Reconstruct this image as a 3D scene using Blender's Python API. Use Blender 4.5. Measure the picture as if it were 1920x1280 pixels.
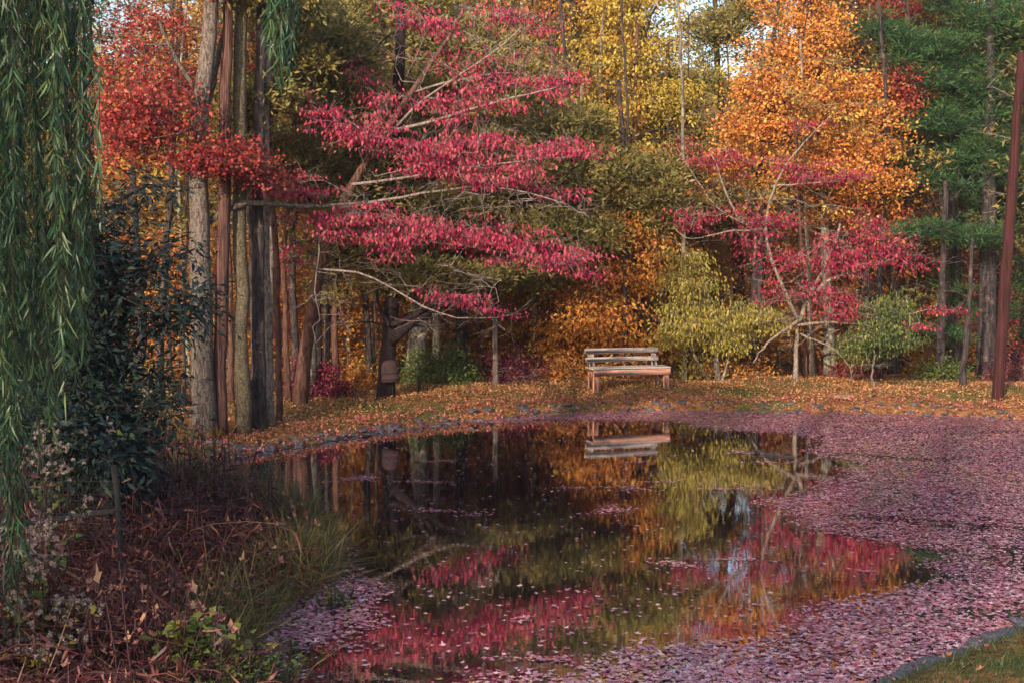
import bpy, math, numpy as np
from mathutils import Vector

for o in list(bpy.data.objects): bpy.data.objects.remove(o)
SC = bpy.context.scene
COL = SC.collection
R = math.radians

# ------------------------------------------------------------------ camera
F, CX, CY, H, HOR = 2700.0, 960.0, 640.0, 3.2, 439.0
PITCH = math.atan((CY - HOR) / F)
cam = bpy.data.cameras.new("camera")
cam.sensor_width = 36.0
cam.lens = F / 1920 * 36
cam.clip_start = 0.1
cam.clip_end = 3000
camo = bpy.data.objects.new("camera", cam)
COL.objects.link(camo)
camo.location = (0, 0, H)
camo.rotation_euler = (math.pi / 2 - PITCH, 0, 0)
SC.camera = camo

# ------------------------------------------------------------------ world, sun, exposure
SUN_EL, SUN_AZ = R(18), R(203)       # azimuth measured clockwise from +Y (north); from behind left
w = bpy.data.worlds.new("World"); SC.world = w; w.use_nodes = True
nt = w.node_tree; bg = nt.nodes["Background"]
sky = nt.nodes.new("ShaderNodeTexSky"); sky.sky_type = 'NISHITA'; sky.sun_disc = False
sky.sun_elevation = SUN_EL; sky.sun_rotation = SUN_AZ
sky.air_density = 1.0; sky.dust_density = 3.0; sky.ozone_density = 1.5
nt.links.new(sky.outputs[0], bg.inputs[0]); bg.inputs[1].default_value = 0.15
sd = Vector((math.sin(SUN_AZ) * math.cos(SUN_EL), math.cos(SUN_AZ) * math.cos(SUN_EL), math.sin(SUN_EL)))
sl = bpy.data.lights.new("sun", 'SUN'); sl.energy = 3.3; sl.angle = R(0.6); sl.color = (1.0, 0.84, 0.66)
slo = bpy.data.objects.new("sun", sl); COL.objects.link(slo)
slo.rotation_euler = sd.to_track_quat('Z', 'Y').to_euler()
SC.view_settings.view_transform = 'Standard'; SC.view_settings.look = 'None'
SC.view_settings.exposure = 1.24; SC.view_settings.gamma = 1
SC.cycles.max_bounces = 6; SC.cycles.diffuse_bounces = 3; SC.cycles.glossy_bounces = 3
SC.cycles.transmission_bounces = 3; SC.cycles.transparent_max_bounces = 4
SC.cycles.use_denoising = True
SC.cycles.sample_clamp_indirect = 2.0
SC.cycles.denoiser = 'OPENIMAGEDENOISE'; SC.cycles.denoising_input_passes = 'RGB_ALBEDO_NORMAL'; SC.cycles.denoising_prefilter = 'ACCURATE'
SC.cycles.use_adaptive_sampling = False
SC.cycles.caustics_reflective = False; SC.cycles.caustics_refractive = False

rng = np.random.default_rng(11)
def rs(n): return np.random.default_rng(abs(int(n)))

def at(px, py, Y):
    px = np.asarray(px, float); py = np.asarray(py, float)
    x = (px - CX) / F; y = (CY - py) / F
    c, s = math.cos(PITCH), math.sin(PITCH)
    dy = c + y * s; dz = -s + y * c
    t = Y / dy
    return np.stack(np.broadcast_arrays(x * t, Y + 0 * t, H + dz * t), -1)
def onz(px, py, z=0.0):
    x = (px - CX) / F; y = (CY - py) / F
    c, s = math.cos(PITCH), math.sin(PITCH)
    dy = c + y * s; dz = -s + y * c
    t = (z - H) / dz
    return np.array([x * t, dy * t, z])

# ------------------------------------------------------------------ tagging and mesh helpers
def tag(o, label=None, cat=None, group=None, kind=None):
    if label: o["label"] = label
    if cat: o["category"] = cat
    if group: o["group"] = group
    if kind: o["kind"] = kind
    return o
def empty(name, loc, label, cat, group=None, rz=0):
    o = bpy.data.objects.new(name, None); COL.objects.link(o)
    o.location = tuple(float(v) for v in loc); o.rotation_euler = (0, 0, rz); o.empty_display_size = 0.2
    return tag(o, label, cat, group)
def mesh_from(name, V, quads=None, tris=None, tint=None, smooth=False):
    me = bpy.data.meshes.new(name)
    V = np.ascontiguousarray(V, np.float32)
    q = np.zeros((0, 4), np.int32) if quads is None else np.asarray(quads, np.int32)
    t = np.zeros((0, 3), np.int32) if tris is None else np.asarray(tris, np.int32)
    me.vertices.add(len(V)); me.vertices.foreach_set("co", V.ravel())
    nl = q.size + t.size
    me.loops.add(nl); me.loops.foreach_set("vertex_index", np.concatenate([q.ravel(), t.ravel()]).astype(np.int32))
    me.polygons.add(len(q) + len(t))
    st = np.concatenate([np.arange(len(q)) * 4, q.size + np.arange(len(t)) * 3]).astype(np.int32)
    me.polygons.foreach_set("loop_start", st)
    if smooth: me.polygons.foreach_set("use_smooth", np.ones(len(q) + len(t), bool))
    if tint is not None:
        a = me.attributes.new("tint", 'FLOAT', 'FACE'); a.data.foreach_set("value", np.ascontiguousarray(tint, np.float32))
    me.update(calc_edges=True)
    return me
def link(name, me, mat, parent=None, origin=None):
    o = bpy.data.objects.new(name, me); COL.objects.link(o)
    if mat is not None:
        for m in (mat if isinstance(mat, (list, tuple)) else [mat]): me.materials.append(m)
    if parent is not None: o.parent = parent
    return o
class MB:
    """gathers vertices and faces; built as one mesh, coordinates relative to `org`"""
    def __init__(s): s.V = []; s.Q = []; s.T = []; s.n = 0
    def add(s, V, Q=None, T=None):
        V = np.asarray(V, float).reshape(-1, 3); s.V.append(V)
        if Q is not None and len(Q): s.Q.append(np.asarray(Q) + s.n)
        if T is not None and len(T): s.T.append(np.asarray(T) + s.n)
        s.n += len(V)
    def box(s, c, size, rot=None, bev=0.0):
        hx, hy, hz = [v / 2 for v in size]; b = min(bev, hx * .5, hy * .5, hz * .5)
        if b <= 0:
            V = np.array([(x, y, z) for x in (-hx, hx) for y in (-hy, hy) for z in (-hz, hz)])
            Q = [(0, 1, 3, 2), (4, 6, 7, 5), (0, 4, 5, 1), (2, 3, 7, 6), (0, 2, 6, 4), (1, 5, 7, 3)]
            T = []
        else:
            V = []; idx = {}
            for i, sx in enumerate((-1, 1)):
                for j, sy in enumerate((-1, 1)):
                    for k, sz in enumerate((-1, 1)):
                        for a in range(3):
                            p = [sx * (hx - b), sy * (hy - b), sz * (hz - b)]; p[a] = (sx, sy, sz)[a] * (hx, hy, hz)[a]
                            idx[(i, j, k, a)] = len(V); V.append(p)
            V = np.array(V); Q = []; T = []
            for a in range(3):
                u, v = [x for x in range(3) if x != a]
                for sgn in (0, 1):
                    f = []
                    for (cu, cv) in ((0, 0), (1, 0), (1, 1), (0, 1)):
                        key = [0, 0, 0]; key[a] = sgn; key[u] = cu; key[v] = cv; f.append(idx[(*key, a)])
                    Q.append(f)
                for cu in (0, 1):
                    for cv in (0, 1):
                        k0 = [0, 0, 0]; k1 = [0, 0, 0]; k0[u] = k1[u] = cu; k0[v] = k1[v] = cv; k1[a] = 1
                        Q.append([idx[(*k0, u)], idx[(*k1, u)], idx[(*k1, v)], idx[(*k0, v)]])
            for i in (0, 1):
                for j in (0, 1):
                    for k in (0, 1): T.append([idx[(i, j, k, 0)], idx[(i, j, k, 1)], idx[(i, j, k, 2)]])
        if rot is not None: V = V @ np.asarray(rot).T
        s.add(V + np.asarray(c, float), Q, T)
    def frusta(s, P0, P1, R0, R1, k=5):
        P0 = np.asarray(P0, float); P1 = np.asarray(P1, float); n = len(P0)
        if n == 0: return
        R0 = np.broadcast_to(R0, n); R1 = np.broadcast_to(R1, n)
        d = P1 - P0; L = np.linalg.norm(d, axis=1, keepdims=True) + 1e-9; d = d / L
        ref = np.where(np.abs(d[:, 2:3]) < .8, [[0, 0, 1.]], [[1., 0, 0]])
        u = np.cross(d, ref); u /= np.linalg.norm(u, axis=1, keepdims=True); v = np.cross(d, u)
        an = np.arange(k) / k * 2 * math.pi
        ring = u[:, None] * np.cos(an)[None, :, None] + v[:, None] * np.sin(an)[None, :, None]
        A = P0[:, None] + ring * R0[:, None, None]; B = P1[:, None] + ring * R1[:, None, None]
        V = np.concatenate([A, B], 1).reshape(-1, 3)
        i = np.arange(k); j = (i + 1) % k
        q = np.stack([i, j, j + k, i + k], 1)
        Q = (q[None] + (np.arange(n) * 2 * k)[:, None, None]).reshape(-1, 4)
        s.add(V, Q)
    def tube(s, P, Rr, k=12, wob=0.0, seed=0, cap=True, flute=0.0):
        P = np.asarray(P, float); n = len(P); Rr = np.broadcast_to(np.asarray(Rr, float), n)
        t = np.gradient(P, axis=0); t /= np.linalg.norm(t, axis=1, keepdims=True) + 1e-9
        ref = np.array([1., 0, 0]) if abs(t[0][0]) < .8 else np.array([0, 0, 1.])
        g = rs(seed); an = np.arange(k) / k * 2 * math.pi
        ph = g.uniform(0, 6.28, 4); V = []
        for i in range(n):
            u = np.cross(t[i], ref); u /= np.linalg.norm(u); v = np.cross(t[i], u)
            zz = i * .6
            m = 1 + wob * (np.sin(2 * an + ph[0] + zz * .5) * .5 + np.sin(3 * an + ph[1] - zz * .7) * .35 + g.uniform(-1, 1, k) * .35)
            if flute: m = m + flute * np.sin(7 * an + ph[2] + .15 * zz)
            V.append(P[i] + Rr[i] * m[:, None] * (np.cos(an)[:, None] * u + np.sin(an)[:, None] * v))
        V = np.concatenate(V); Q = []
        for i in range(n - 1):
            for j in range(k):
                j2 = (j + 1) % k; Q.append((i * k + j, i * k + j2, (i + 1) * k + j2, (i + 1) * k + j))
        T = []
        if cap:
            V = np.vstack([V, P[0], P[-1]])
            for j in range(k):
                j2 = (j + 1) % k; T.append((n * k, j2, j)); T.append((n * k + 1, (n - 1) * k + j, (n - 1) * k + j2))
        s.add(V, Q, T)
    def lathe(s, prof, c=(0, 0, 0), k=20, rot=None):
        an = np.arange(k) / k * 2 * math.pi; V = []
        for r, z in prof: V.append(np.stack([r * np.cos(an), r * np.sin(an), z + 0 * an], 1))
        V = np.concatenate(V); Q = []
        for i in range(len(prof) - 1):
            for j in range(k):
                j2 = (j + 1) % k; Q.append((i * k + j, i * k + j2, (i + 1) * k + j2, (i + 1) * k + j))
        if rot is not None: V = V @ np.asarray(rot).T
        s.add(V + np.asarray(c, float), Q)
    def build(s, name, mat, parent=None, org=(0, 0, 0), smooth=False):
        V = np.concatenate(s.V) - np.asarray(org, float)
        me = mesh_from(name, V, np.concatenate(s.Q) if s.Q else None, np.concatenate(s.T) if s.T else None, smooth=smooth)
        return link(name, me, mat, parent)

# ------------------------------------------------------------------ materials
def newmat(name):
    m = bpy.data.materials.new(name); m.use_nodes = True
    nt = m.node_tree; nt.nodes.clear()
    out = nt.nodes.new("ShaderNodeOutputMaterial")
    return m, nt, out
def ramp(nt, stops, interp='LINEAR'):
    r = nt.nodes.new("ShaderNodeValToRGB"); e = r.color_ramp.elements; r.color_ramp.interpolation = interp
    while len(e) < len(stops): e.new(0.5)
    for i, (p, c) in enumerate(stops): e[i].position = p; e[i].color = (*c, 1)
    return r
def leaf_mat(name, cols, trans=0.35, rough=0.5, spec=0.3):
    m, nt, out = newmat(name)
    at_ = nt.nodes.new("ShaderNodeAttribute"); at_.attribute_name = "tint"
    n = len(cols); r = ramp(nt, [(i / (n - 1), c) for i, c in enumerate(cols)])
    nt.links.new(at_.outputs["Fac"], r.inputs[0])
    p = nt.nodes.new("ShaderNodeBsdfPrincipled"); p.inputs["Roughness"].default_value = rough
    p.inputs["Specular IOR Level"].default_value = spec
    nt.links.new(r.outputs[0], p.inputs["Base Color"])
    t = nt.nodes.new("ShaderNodeBsdfTranslucent"); nt.links.new(r.outputs[0], t.inputs[0])
    mx = nt.nodes.new("ShaderNodeMixShader"); mx.inputs[0].default_value = trans
    nt.links.new(p.outputs[0], mx.inputs[1]); nt.links.new(t.outputs[0], mx.inputs[2])
    nt.links.new(mx.outputs[0], out.inputs[0])
    return m
def bark_mat(name, c0, c1, c2=None, sx=18, sz=3.0, bump=0.6, patch=0.0, patch_scale=5, rough=0.9):
    m, nt, out = newmat(name); L = nt.links
    tc = nt.nodes.new("ShaderNodeTexCoord"); mp = nt.nodes.new("ShaderNodeMapping")
    mp.inputs["Scale"].default_value = (sx, sx, sz); L.new(tc.outputs["Object"], mp.inputs[0])
    no = nt.nodes.new("ShaderNodeTexNoise"); no.inputs["Scale"].default_value = 1; no.inputs["Detail"].default_value = 8
    no.inputs["Roughness"].default_value = .7; L.new(mp.outputs[0], no.inputs[0])
    r = ramp(nt, [(.41, c0), (.58, c1)]); L.new(no.outputs[0], r.inputs[0])
    col = r.outputs[0]
    if c2 is not None:
        n2 = nt.nodes.new("ShaderNodeTexNoise"); n2.inputs["Scale"].default_value = patch_scale; n2.inputs["Detail"].default_value = 7
        n2.inputs["Roughness"].default_value = .75
        L.new(tc.outputs["Object"], n2.inputs[0])
        r2 = ramp(nt, [(.56 - patch * .2, (0, 0, 0)), (.62 - patch * .2, (1, 1, 1))]); L.new(n2.outputs[0], r2.inputs[0])
        mx = nt.nodes.new("ShaderNodeMix"); mx.data_type = 'RGBA'
        L.new(r2.outputs[0], mx.inputs[0]); L.new(col, mx.inputs[6]); mx.inputs[7].default_value = (*c2, 1)
        col = mx.outputs[2]
    p = nt.nodes.new("ShaderNodeBsdfPrincipled"); p.inputs["Roughness"].default_value = rough
    p.inputs["Specular IOR Level"].default_value = .15
    L.new(col, p.inputs["Base Color"])
    b = nt.nodes.new("ShaderNodeBump"); b.inputs["Strength"].default_value = bump; b.inputs["Distance"].default_value = .06
    L.new(no.outputs[0], b.inputs["Height"]); L.new(b.outputs[0], p.inputs["Normal"])
    L.new(p.outputs[0], out.inputs[0])
    return m

M = {}
M['pink'] = leaf_mat('dogwood_leaf', [(.10, .008, .030), (.28, .014, .060), (.44, .026, .090), (.50, .06, .11), (.34, .09, .07), (.20, .02, .07)], .42)
M['crimson'] = leaf_mat('crimson_leaf', [(.08, .006, .026), (.22, .010, .045), (.36, .020, .068), (.36, .06, .06), (.18, .03, .05)], .38)
M['redorange'] = leaf_mat('red_maple_leaf', [(.12, .012, .02), (.25, .024, .028), (.36, .05, .038), (.34, .11, .045)], .35)
M['orange'] = leaf_mat('orange_leaf', [(.32, .08, .03), (.54, .18, .04), (.70, .30, .065), (.76, .42, .09), (.58, .20, .06)], .45)
M['russet'] = leaf_mat('russet_leaf', [(.22, .06, .022), (.48, .16, .035), (.60, .27, .055), (.48, .30, .06)], .45)
M['gold'] = leaf_mat('gold_leaf', [(.24, .14, .025), (.42, .28, .045), (.56, .40, .07), (.36, .33, .06)], .42)
M['goldorange'] = leaf_mat('gold_orange_leaf', [(.28, .08, .02), (.50, .18, .035), (.64, .29, .055), (.56, .35, .06)], .45)
M['lime'] = leaf_mat('yellow_green_leaf', [(.16, .14, .025), (.28, .24, .04), (.38, .31, .055), (.32, .21, .045)], .4)
M['olive'] = leaf_mat('cedar_spray', [(.07, .065, .022), (.15, .14, .040), (.24, .20, .055), (.28, .17, .055)], .35)
M['green'] = leaf_mat('green_leaf', [(.03, .05, .015), (.06, .10, .025), (.12, .15, .03), (.22, .18, .04)], .35)
M['pine'] = leaf_mat('pine_needle', [(.010, .030, .014), (.020, .058, .022), (.044, .105, .030), (.08, .14, .038)], .25)
M['willow'] = leaf_mat('willow_leaf', [(.008, .026, .017), (.018, .055, .026), (.038, .092, .034), (.10, .14, .05)], .3, .4, .4)
M['dark'] = leaf_mat('dark_shrub_leaf', [(.010, .020, .024), (.016, .034, .036), (.028, .050, .046), (.055, .065, .035)], .2, .6, .25)
M['fuchsia'] = leaf_mat('fuchsia_leaf', [(.06, .008, .022), (.13, .012, .035), (.19, .02, .045), (.20, .08, .035)], .3)
M['litter'] = leaf_mat('leaf_litter', [(.12, .035, .02), (.36, .12, .05), (.50, .22, .085), (.58, .34, .15), (.42, .07, .07)], .15)
M['pinklitter'] = leaf_mat('pink_litter', [(.16, .02, .04), (.42, .06, .10), (.50, .14, .13), (.45, .20, .10)], .15)
M['banklitter'] = leaf_mat('bank_litter', [(.06, .02, .02), (.20, .06, .045), (.36, .15, .10), (.46, .26, .15), (.40, .08, .07)], .1)
M['float'] = leaf_mat('floating_leaf', [(.07, .025, .045), (.26, .10, .15), (.44, .22, .28), (.60, .40, .43), (.44, .08, .13), (.34, .10, .20), (.58, .34, .16)], .05, .28, .7)
M['stalk'] = leaf_mat('dried_stalk', [(.022, .009, .014), (.060, .016, .020), (.11, .030, .028), (.16, .055, .035), (.20, .11, .075)], .1)
M['drygrass'] = leaf_mat('dry_grass', [(.10, .04, .02), (.22, .10, .035), (.30, .17, .06), (.16, .13, .04)], .25)
M['grass'] = leaf_mat('grass_blade', [(.025, .038, .014), (.05, .065, .02), (.10, .105, .032), (.20, .15, .06)], .3)
M['lawn'] = leaf_mat('lawn_blade', [(.015, .030, .012), (.03, .05, .016), (.055, .075, .022), (.10, .09, .03)], .25)
M['weed'] = leaf_mat('weed_blade', [(.035, .04, .016), (.09, .085, .028), (.15, .13, .04), (.20, .11, .055)], .3)
M['fluff'] = leaf_mat('seed_head', [(.16, .11, .10), (.30, .23, .21), (.42, .34, .31)], .3)
M['fluffpink'] = leaf_mat('dried_flower_head', [(.26, .12, .10), (.42, .24, .19), (.55, .36, .29)], .3)
M['bark_oak'] = bark_mat('oak_bark', (.05, .035, .03), (.17, .135, .12), (.23, .20, .155), 34, 9, 1.0, .1, 40)
M['bark_lichen'] = bark_mat('lichen_bark', (.06, .045, .03), (.13, .10, .075), (.20, .175, .09), 34, 9, 1.0, .2, 34)
M['bark_dark'] = bark_mat('dark_bark', (.014, .011, .014), (.065, .05, .05), (.12, .09, .07), 24, 4, .9, .0, 4)
M['bark_cedar'] = bark_mat('cedar_bark', (.035, .016, .016), (.155, .08, .066), None, 38, 1.2, 1.0)
M['bark_pale'] = bark_mat('pale_bark', (.08, .06, .05), (.22, .175, .145), (.26, .23, .16), 30, 8, .5, .1, 14)
M['bark_twig'] = bark_mat('twig_bark', (.10, .075, .07), (.24, .19, .17), None, 30, 8, .4)
M['bark_grey'] = bark_mat('grey_bark', (.05, .042, .04), (.17, .145, .13), (.26, .24, .15), 22, 5, .8, .2, 5)
M['bark_red'] = bark_mat('reddish_bark', (.04, .02, .016), (.125, .062, .046), None, 24, 6, .8)
M['polewood'] = bark_mat('pole_wood', (.020, .007, .008), (.060, .020, .017), (.05, .012, .02), 40, .7, .8, .1, 3)
M['greywood'] = bark_mat('grey_wood', (.05, .035, .03), (.18, .14, .11), None, 40, 1.5, .6)

def plain(name, c, rough=.7, metal=0, nscale=0, c2=None):
    m, nt, out = newmat(name); p = nt.nodes.new("ShaderNodeBsdfPrincipled")
    p.inputs["Base Color"].default_value = (*c, 1); p.inputs["Roughness"].default_value = rough; p.inputs["Metallic"].default_value = metal
    if nscale:
        tc = nt.nodes.new("ShaderNodeTexCoord"); no = nt.nodes.new("ShaderNodeTexNoise"); no.inputs["Scale"].default_value = nscale
        no.inputs["Detail"].default_value = 7; nt.links.new(tc.outputs["Object"], no.inputs[0])
        r = ramp(nt, [(.35, c), (.65, c2 or c)]); nt.links.new(no.outputs[0], r.inputs[0]); nt.links.new(r.outputs[0], p.inputs["Base Color"])
        b = nt.nodes.new("ShaderNodeBump"); b.inputs["Strength"].default_value = .5; b.inputs["Distance"].default_value = .02
        nt.links.new(no.outputs[0], b.inputs["Height"]); nt.links.new(b.outputs[0], p.inputs["Normal"])
    nt.links.new(p.outputs[0], out.inputs[0]); return m
M['slate'] = plain('slate_stone', (.02, .02, .028), .65, 0, 6, (.085, .078, .09))
M['pinkstone'] = plain('pink_stone', (.20, .10, .07), .8, 0, 8, (.30, .18, .12))
M['rust'] = plain('rusty_iron', (.014, .006, .006), .9, 0, 5, (.042, .010, .010))
M['black'] = plain('black_metal', (.008, .007, .009), .95)
M['hose'] = plain('blue_hose', (.06, .10, .18), .5)
M['sticker'] = plain('green_sticker', (.03, .30, .18), .5)
M['wire'] = plain('fence_wire', (.03, .025, .03), .6, .3)

def bench_mat(name, c0, c1):
    m, nt, out = newmat(name); L = nt.links
    tc = nt.nodes.new("ShaderNodeTexCoord"); mp = nt.nodes.new("ShaderNodeMapping"); mp.inputs["Scale"].default_value = (2.2, 30, 42)
    L.new(tc.outputs["Object"], mp.inputs[0])
    no = nt.nodes.new("ShaderNodeTexNoise"); no.inputs["Scale"].default_value = 1; no.inputs["Detail"].default_value = 8; no.inputs["Roughness"].default_value = .65
    L.new(mp.outputs[0], no.inputs[0]); r = ramp(nt, [(.33, c0), (.6, c1)]); L.new(no.outputs[0], r.inputs[0])
    p = nt.nodes.new("ShaderNodeBsdfPrincipled"); p.inputs["Roughness"].default_value = .75; L.new(r.outputs[0], p.inputs["Base Color"])
    b = nt.nodes.new("ShaderNodeBump"); b.inputs["Strength"].default_value = .7; b.inputs["Distance"].default_value = .01
    L.new(no.outputs[0], b.inputs["Height"]); L.new(b.outputs[0], p.inputs["Normal"]); L.new(p.outputs[0], out.inputs[0]); return m
M['bench_grey'] = bench_mat('weathered_board', (.17, .125, .10), (.44, .355, .30))
M['bench_red'] = bench_mat('reddish_board', (.20, .075, .045), (.52, .25, .16))
def legmat():
    m = M['bench_red'].copy(); m.name = 'leg_wood'
    for n in m.node_tree.nodes:
        if n.type == 'MAPPING': n.inputs["Scale"].default_value = (40, 40, 2.5)
    return m
M['bench_leg'] = legmat()

# ground
def ground_mat():
    m, nt, out = newmat('ground_soil'); L = nt.links
    tc = nt.nodes.new("ShaderNodeTexCoord")
    def noise(s, d=8, rg=.6):
        n = nt.nodes.new("ShaderNodeTexNoise"); n.inputs["Scale"].default_value = s; n.inputs["Detail"].default_value = d
        n.inputs["Roughness"].default_value = rg; L.new(tc.outputs["Object"], n.inputs[0]); return n
    a = noise(9); r = ramp(nt, [(.35, (.06, .028, .014)), (.5, (.17, .085, .03)), (.68, (.28, .14, .06))]); L.new(a.outputs[0], r.inputs[0])
    g = noise(.55, 6, .7); gr = ramp(nt, [(.52, (0, 0, 0)), (.62, (1, 1, 1))]); L.new(g.outputs[0], gr.inputs[0])
    g2 = noise(25); gc = ramp(nt, [(.35, (.03, .045, .012)), (.65, (.10, .12, .03))]); L.new(g2.outputs[0], gc.inputs[0])
    mx = nt.nodes.new("ShaderNodeMix"); mx.data_type = 'RGBA'
    L.new(gr.outputs[0], mx.inputs[0]); L.new(r.outputs[0], mx.inputs[6]); L.new(gc.outputs[0], mx.inputs[7])
    p = nt.nodes.new("ShaderNodeBsdfPrincipled"); p.inputs["Roughness"].default_value = 1; p.inputs["Specular IOR Level"].default_value = .1
    L.new(mx.outputs[2], p.inputs["Base Color"])
    b = nt.nodes.new("ShaderNodeBump"); b.inputs["Strength"].default_value = .8; b.inputs["Distance"].default_value = .05
    L.new(a.outputs[0], b.inputs["Height"]); L.new(b.outputs[0], p.inputs["Normal"])
    L.new(p.outputs[0], out.inputs[0]); return m
def water_mat():
    m, nt, out = newmat('pond_water'); L = nt.links
    tc = nt.nodes.new("ShaderNodeTexCoord")
    mp = nt.nodes.new("ShaderNodeMapping"); mp.inputs["Scale"].default_value = (1, 1.6, 1); L.new(tc.outputs["Object"], mp.inputs[0])
    n1 = nt.nodes.new("ShaderNodeTexNoise"); n1.inputs["Scale"].default_value = 9; n1.inputs["Detail"].default_value = 3; L.new(mp.outputs[0], n1.inputs[0])
    b = nt.nodes.new("ShaderNodeBump"); b.inputs["Strength"].default_value = .05; b.inputs["Distance"].default_value = .0045
    L.new(n1.outputs[0], b.inputs["Height"])
    d = nt.nodes.new("ShaderNodeBsdfDiffuse"); d.inputs[0].default_value = (.005, .0045, .008, 1)
    g = nt.nodes.new("ShaderNodeBsdfGlossy"); g.inputs["Roughness"].default_value = .0; g.inputs[0].default_value = (1, .97, 1, 1)
    L.new(b.outputs[0], g.inputs["Normal"])
    fr = nt.nodes.new("ShaderNodeFresnel"); fr.inputs[0].default_value = 3.0
    mr = nt.nodes.new('ShaderNodeMapRange'); mr.inputs[3].default_value = .45; mr.inputs[4].default_value = 1.0; L.new(fr.outputs[0], mr.inputs[0])
    mx = nt.nodes.new("ShaderNodeMixShader"); L.new(mr.outputs[0], mx.inputs[0]); L.new(d.outputs[0], mx.inputs[1]); L.new(g.outputs[0], mx.inputs[2])
    L.new(mx.outputs[0], out.inputs[0]); return m
M['ground'] = ground_mat(); M['water'] = water_mat()

# ------------------------------------------------------------------ pond outline and terrain
shore_px = [(1640, 1292), (1700, 1266), (1800, 1228), (1925, 1178)]
right_off = [(6.2, 12.6), (9.5, 14.5), (12.5, 17.5), (13.0, 21.0), (11.5, 24.2)]
far_px = [(1925, 786), (1800, 780), (1650, 776), (1500, 772), (1300, 770), (1180, 770), (1100, 773), (1000, 779), (900, 787), (800, 797),
          (700, 811), (600, 828), (520, 842), (440, 856), (370, 868), (330, 876)]
left_w = [(-5.0, 18.9), (-4.3, 17.6), (-3.2, 16.9), (-2.55, 16.0), (-2.0, 15.0), (-1.75, 13.9), (-1.7, 13.0), (-1.95, 12.2), (-2.05, 11.3), (-2.0, 10.2), (-1.4, 8.9), (0, 8.3), (1.5, 8.8)]
POND = np.array([onz(*p)[:2] for p in shore_px] + right_off + [onz(*p)[:2] for p in far_px] + left_w)
def inside(P, poly):
    x, y = P[:, 0], P[:, 1]; c = np.zeros(len(P), bool); n = len(poly)
    for i in range(n):
        x0, y0 = poly[i]; x1, y1 = poly[i - 1]
        if y0 == y1: continue
        k = ((y0 > y) != (y1 > y)) & (x < (x1 - x0) * (y - y0) / (y1 - y0) + x0); c ^= k
    return c
def sdist(P, poly):
    P = np.asarray(P, float); d = np.full(len(P), 1e9); n = len(poly)
    for i in range(n):
        a = poly[i - 1]; b = poly[i]; ab = b - a
        t = np.clip(((P - a) @ ab) / (ab @ ab + 1e-12), 0, 1)
        d = np.minimum(d, np.linalg.norm(P - (a + t[:, None] * ab), axis=1))
    return np.where(inside(P, poly), -d, d)
def ss(a, b, x):
    t = np.clip((x - a) / (b - a), 0, 1); return t * t * (3 - 2 * t)
def gz(P):
    P = np.atleast_2d(np.asarray(P, float))[:, :2]
    d = sdist(P, POND); x, y = P[:, 0], P[:, 1]
    far = ss(15, 18, y)
    out = .16 * ss(-.05, .35, d) + .12 * ss(.3, 1.6, d) - .12 * ss(2.6, 4.5, d) * far
    near = 1.35 * ss(.0, 9.0, d) * (1 - ss(12, 18, y)) * ss(-10, 2, -d * 0 + 2)
    hill = 9.0 * ss(36, 110, y) * ((y - 30).clip(0) / 60)
    n = .03 * np.sin(x * 1.7 + y * .6) + .025 * np.sin(x * .9 - y * 2.1) + .015 * np.sin(x * 4.1 + y * 3.3)
    z = np.where(d > 0, out + near * (d > 0) + hill + n * ss(.1, .8, d), -.45 * ss(0, .8, -d) - .02)
    return z
def g1(x, y): return float(gz([[x, y]])[0])

def terrain():
    xs = np.concatenate([np.linspace(-140, -16, 32)[:-1], np.linspace(-16, 18, 260), np.linspace(18, 140, 32)[1:]])
    ys = np.concatenate([np.linspace(-60, 4, 24)[:-1], np.linspace(4, 32, 260), np.linspace(32, 170, 60)[1:]])
    X, Y = np.meshgrid(xs, ys); P = np.stack([X.ravel(), Y.ravel()], 1)
    V = np.column_stack([P, gz(P)]); nx, ny = len(xs), len(ys)
    i = np.arange(nx - 1); j = np.arange(ny - 1); I, J = np.meshgrid(i, j); b = (J * nx + I).ravel()
    Q = np.stack([b, b + 1, b + 1 + nx, b + nx], 1)
    tag(link('ground', mesh_from('ground', V, Q, smooth=True), M['ground']), kind='structure')
    pc = POND.mean(0); W = []
    x0, y0 = POND.min(0) - .6; x1, y1 = POND.max(0) + .6
    V = np.array([(x0, y0, 0), (x1, y0, 0), (x1, y1, 0), (x0, y1, 0)])
    tag(link('pond_water', mesh_from('pond_water', V, [(0, 1, 2, 3)]), M['water']), kind='structure')
terrain()

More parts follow.
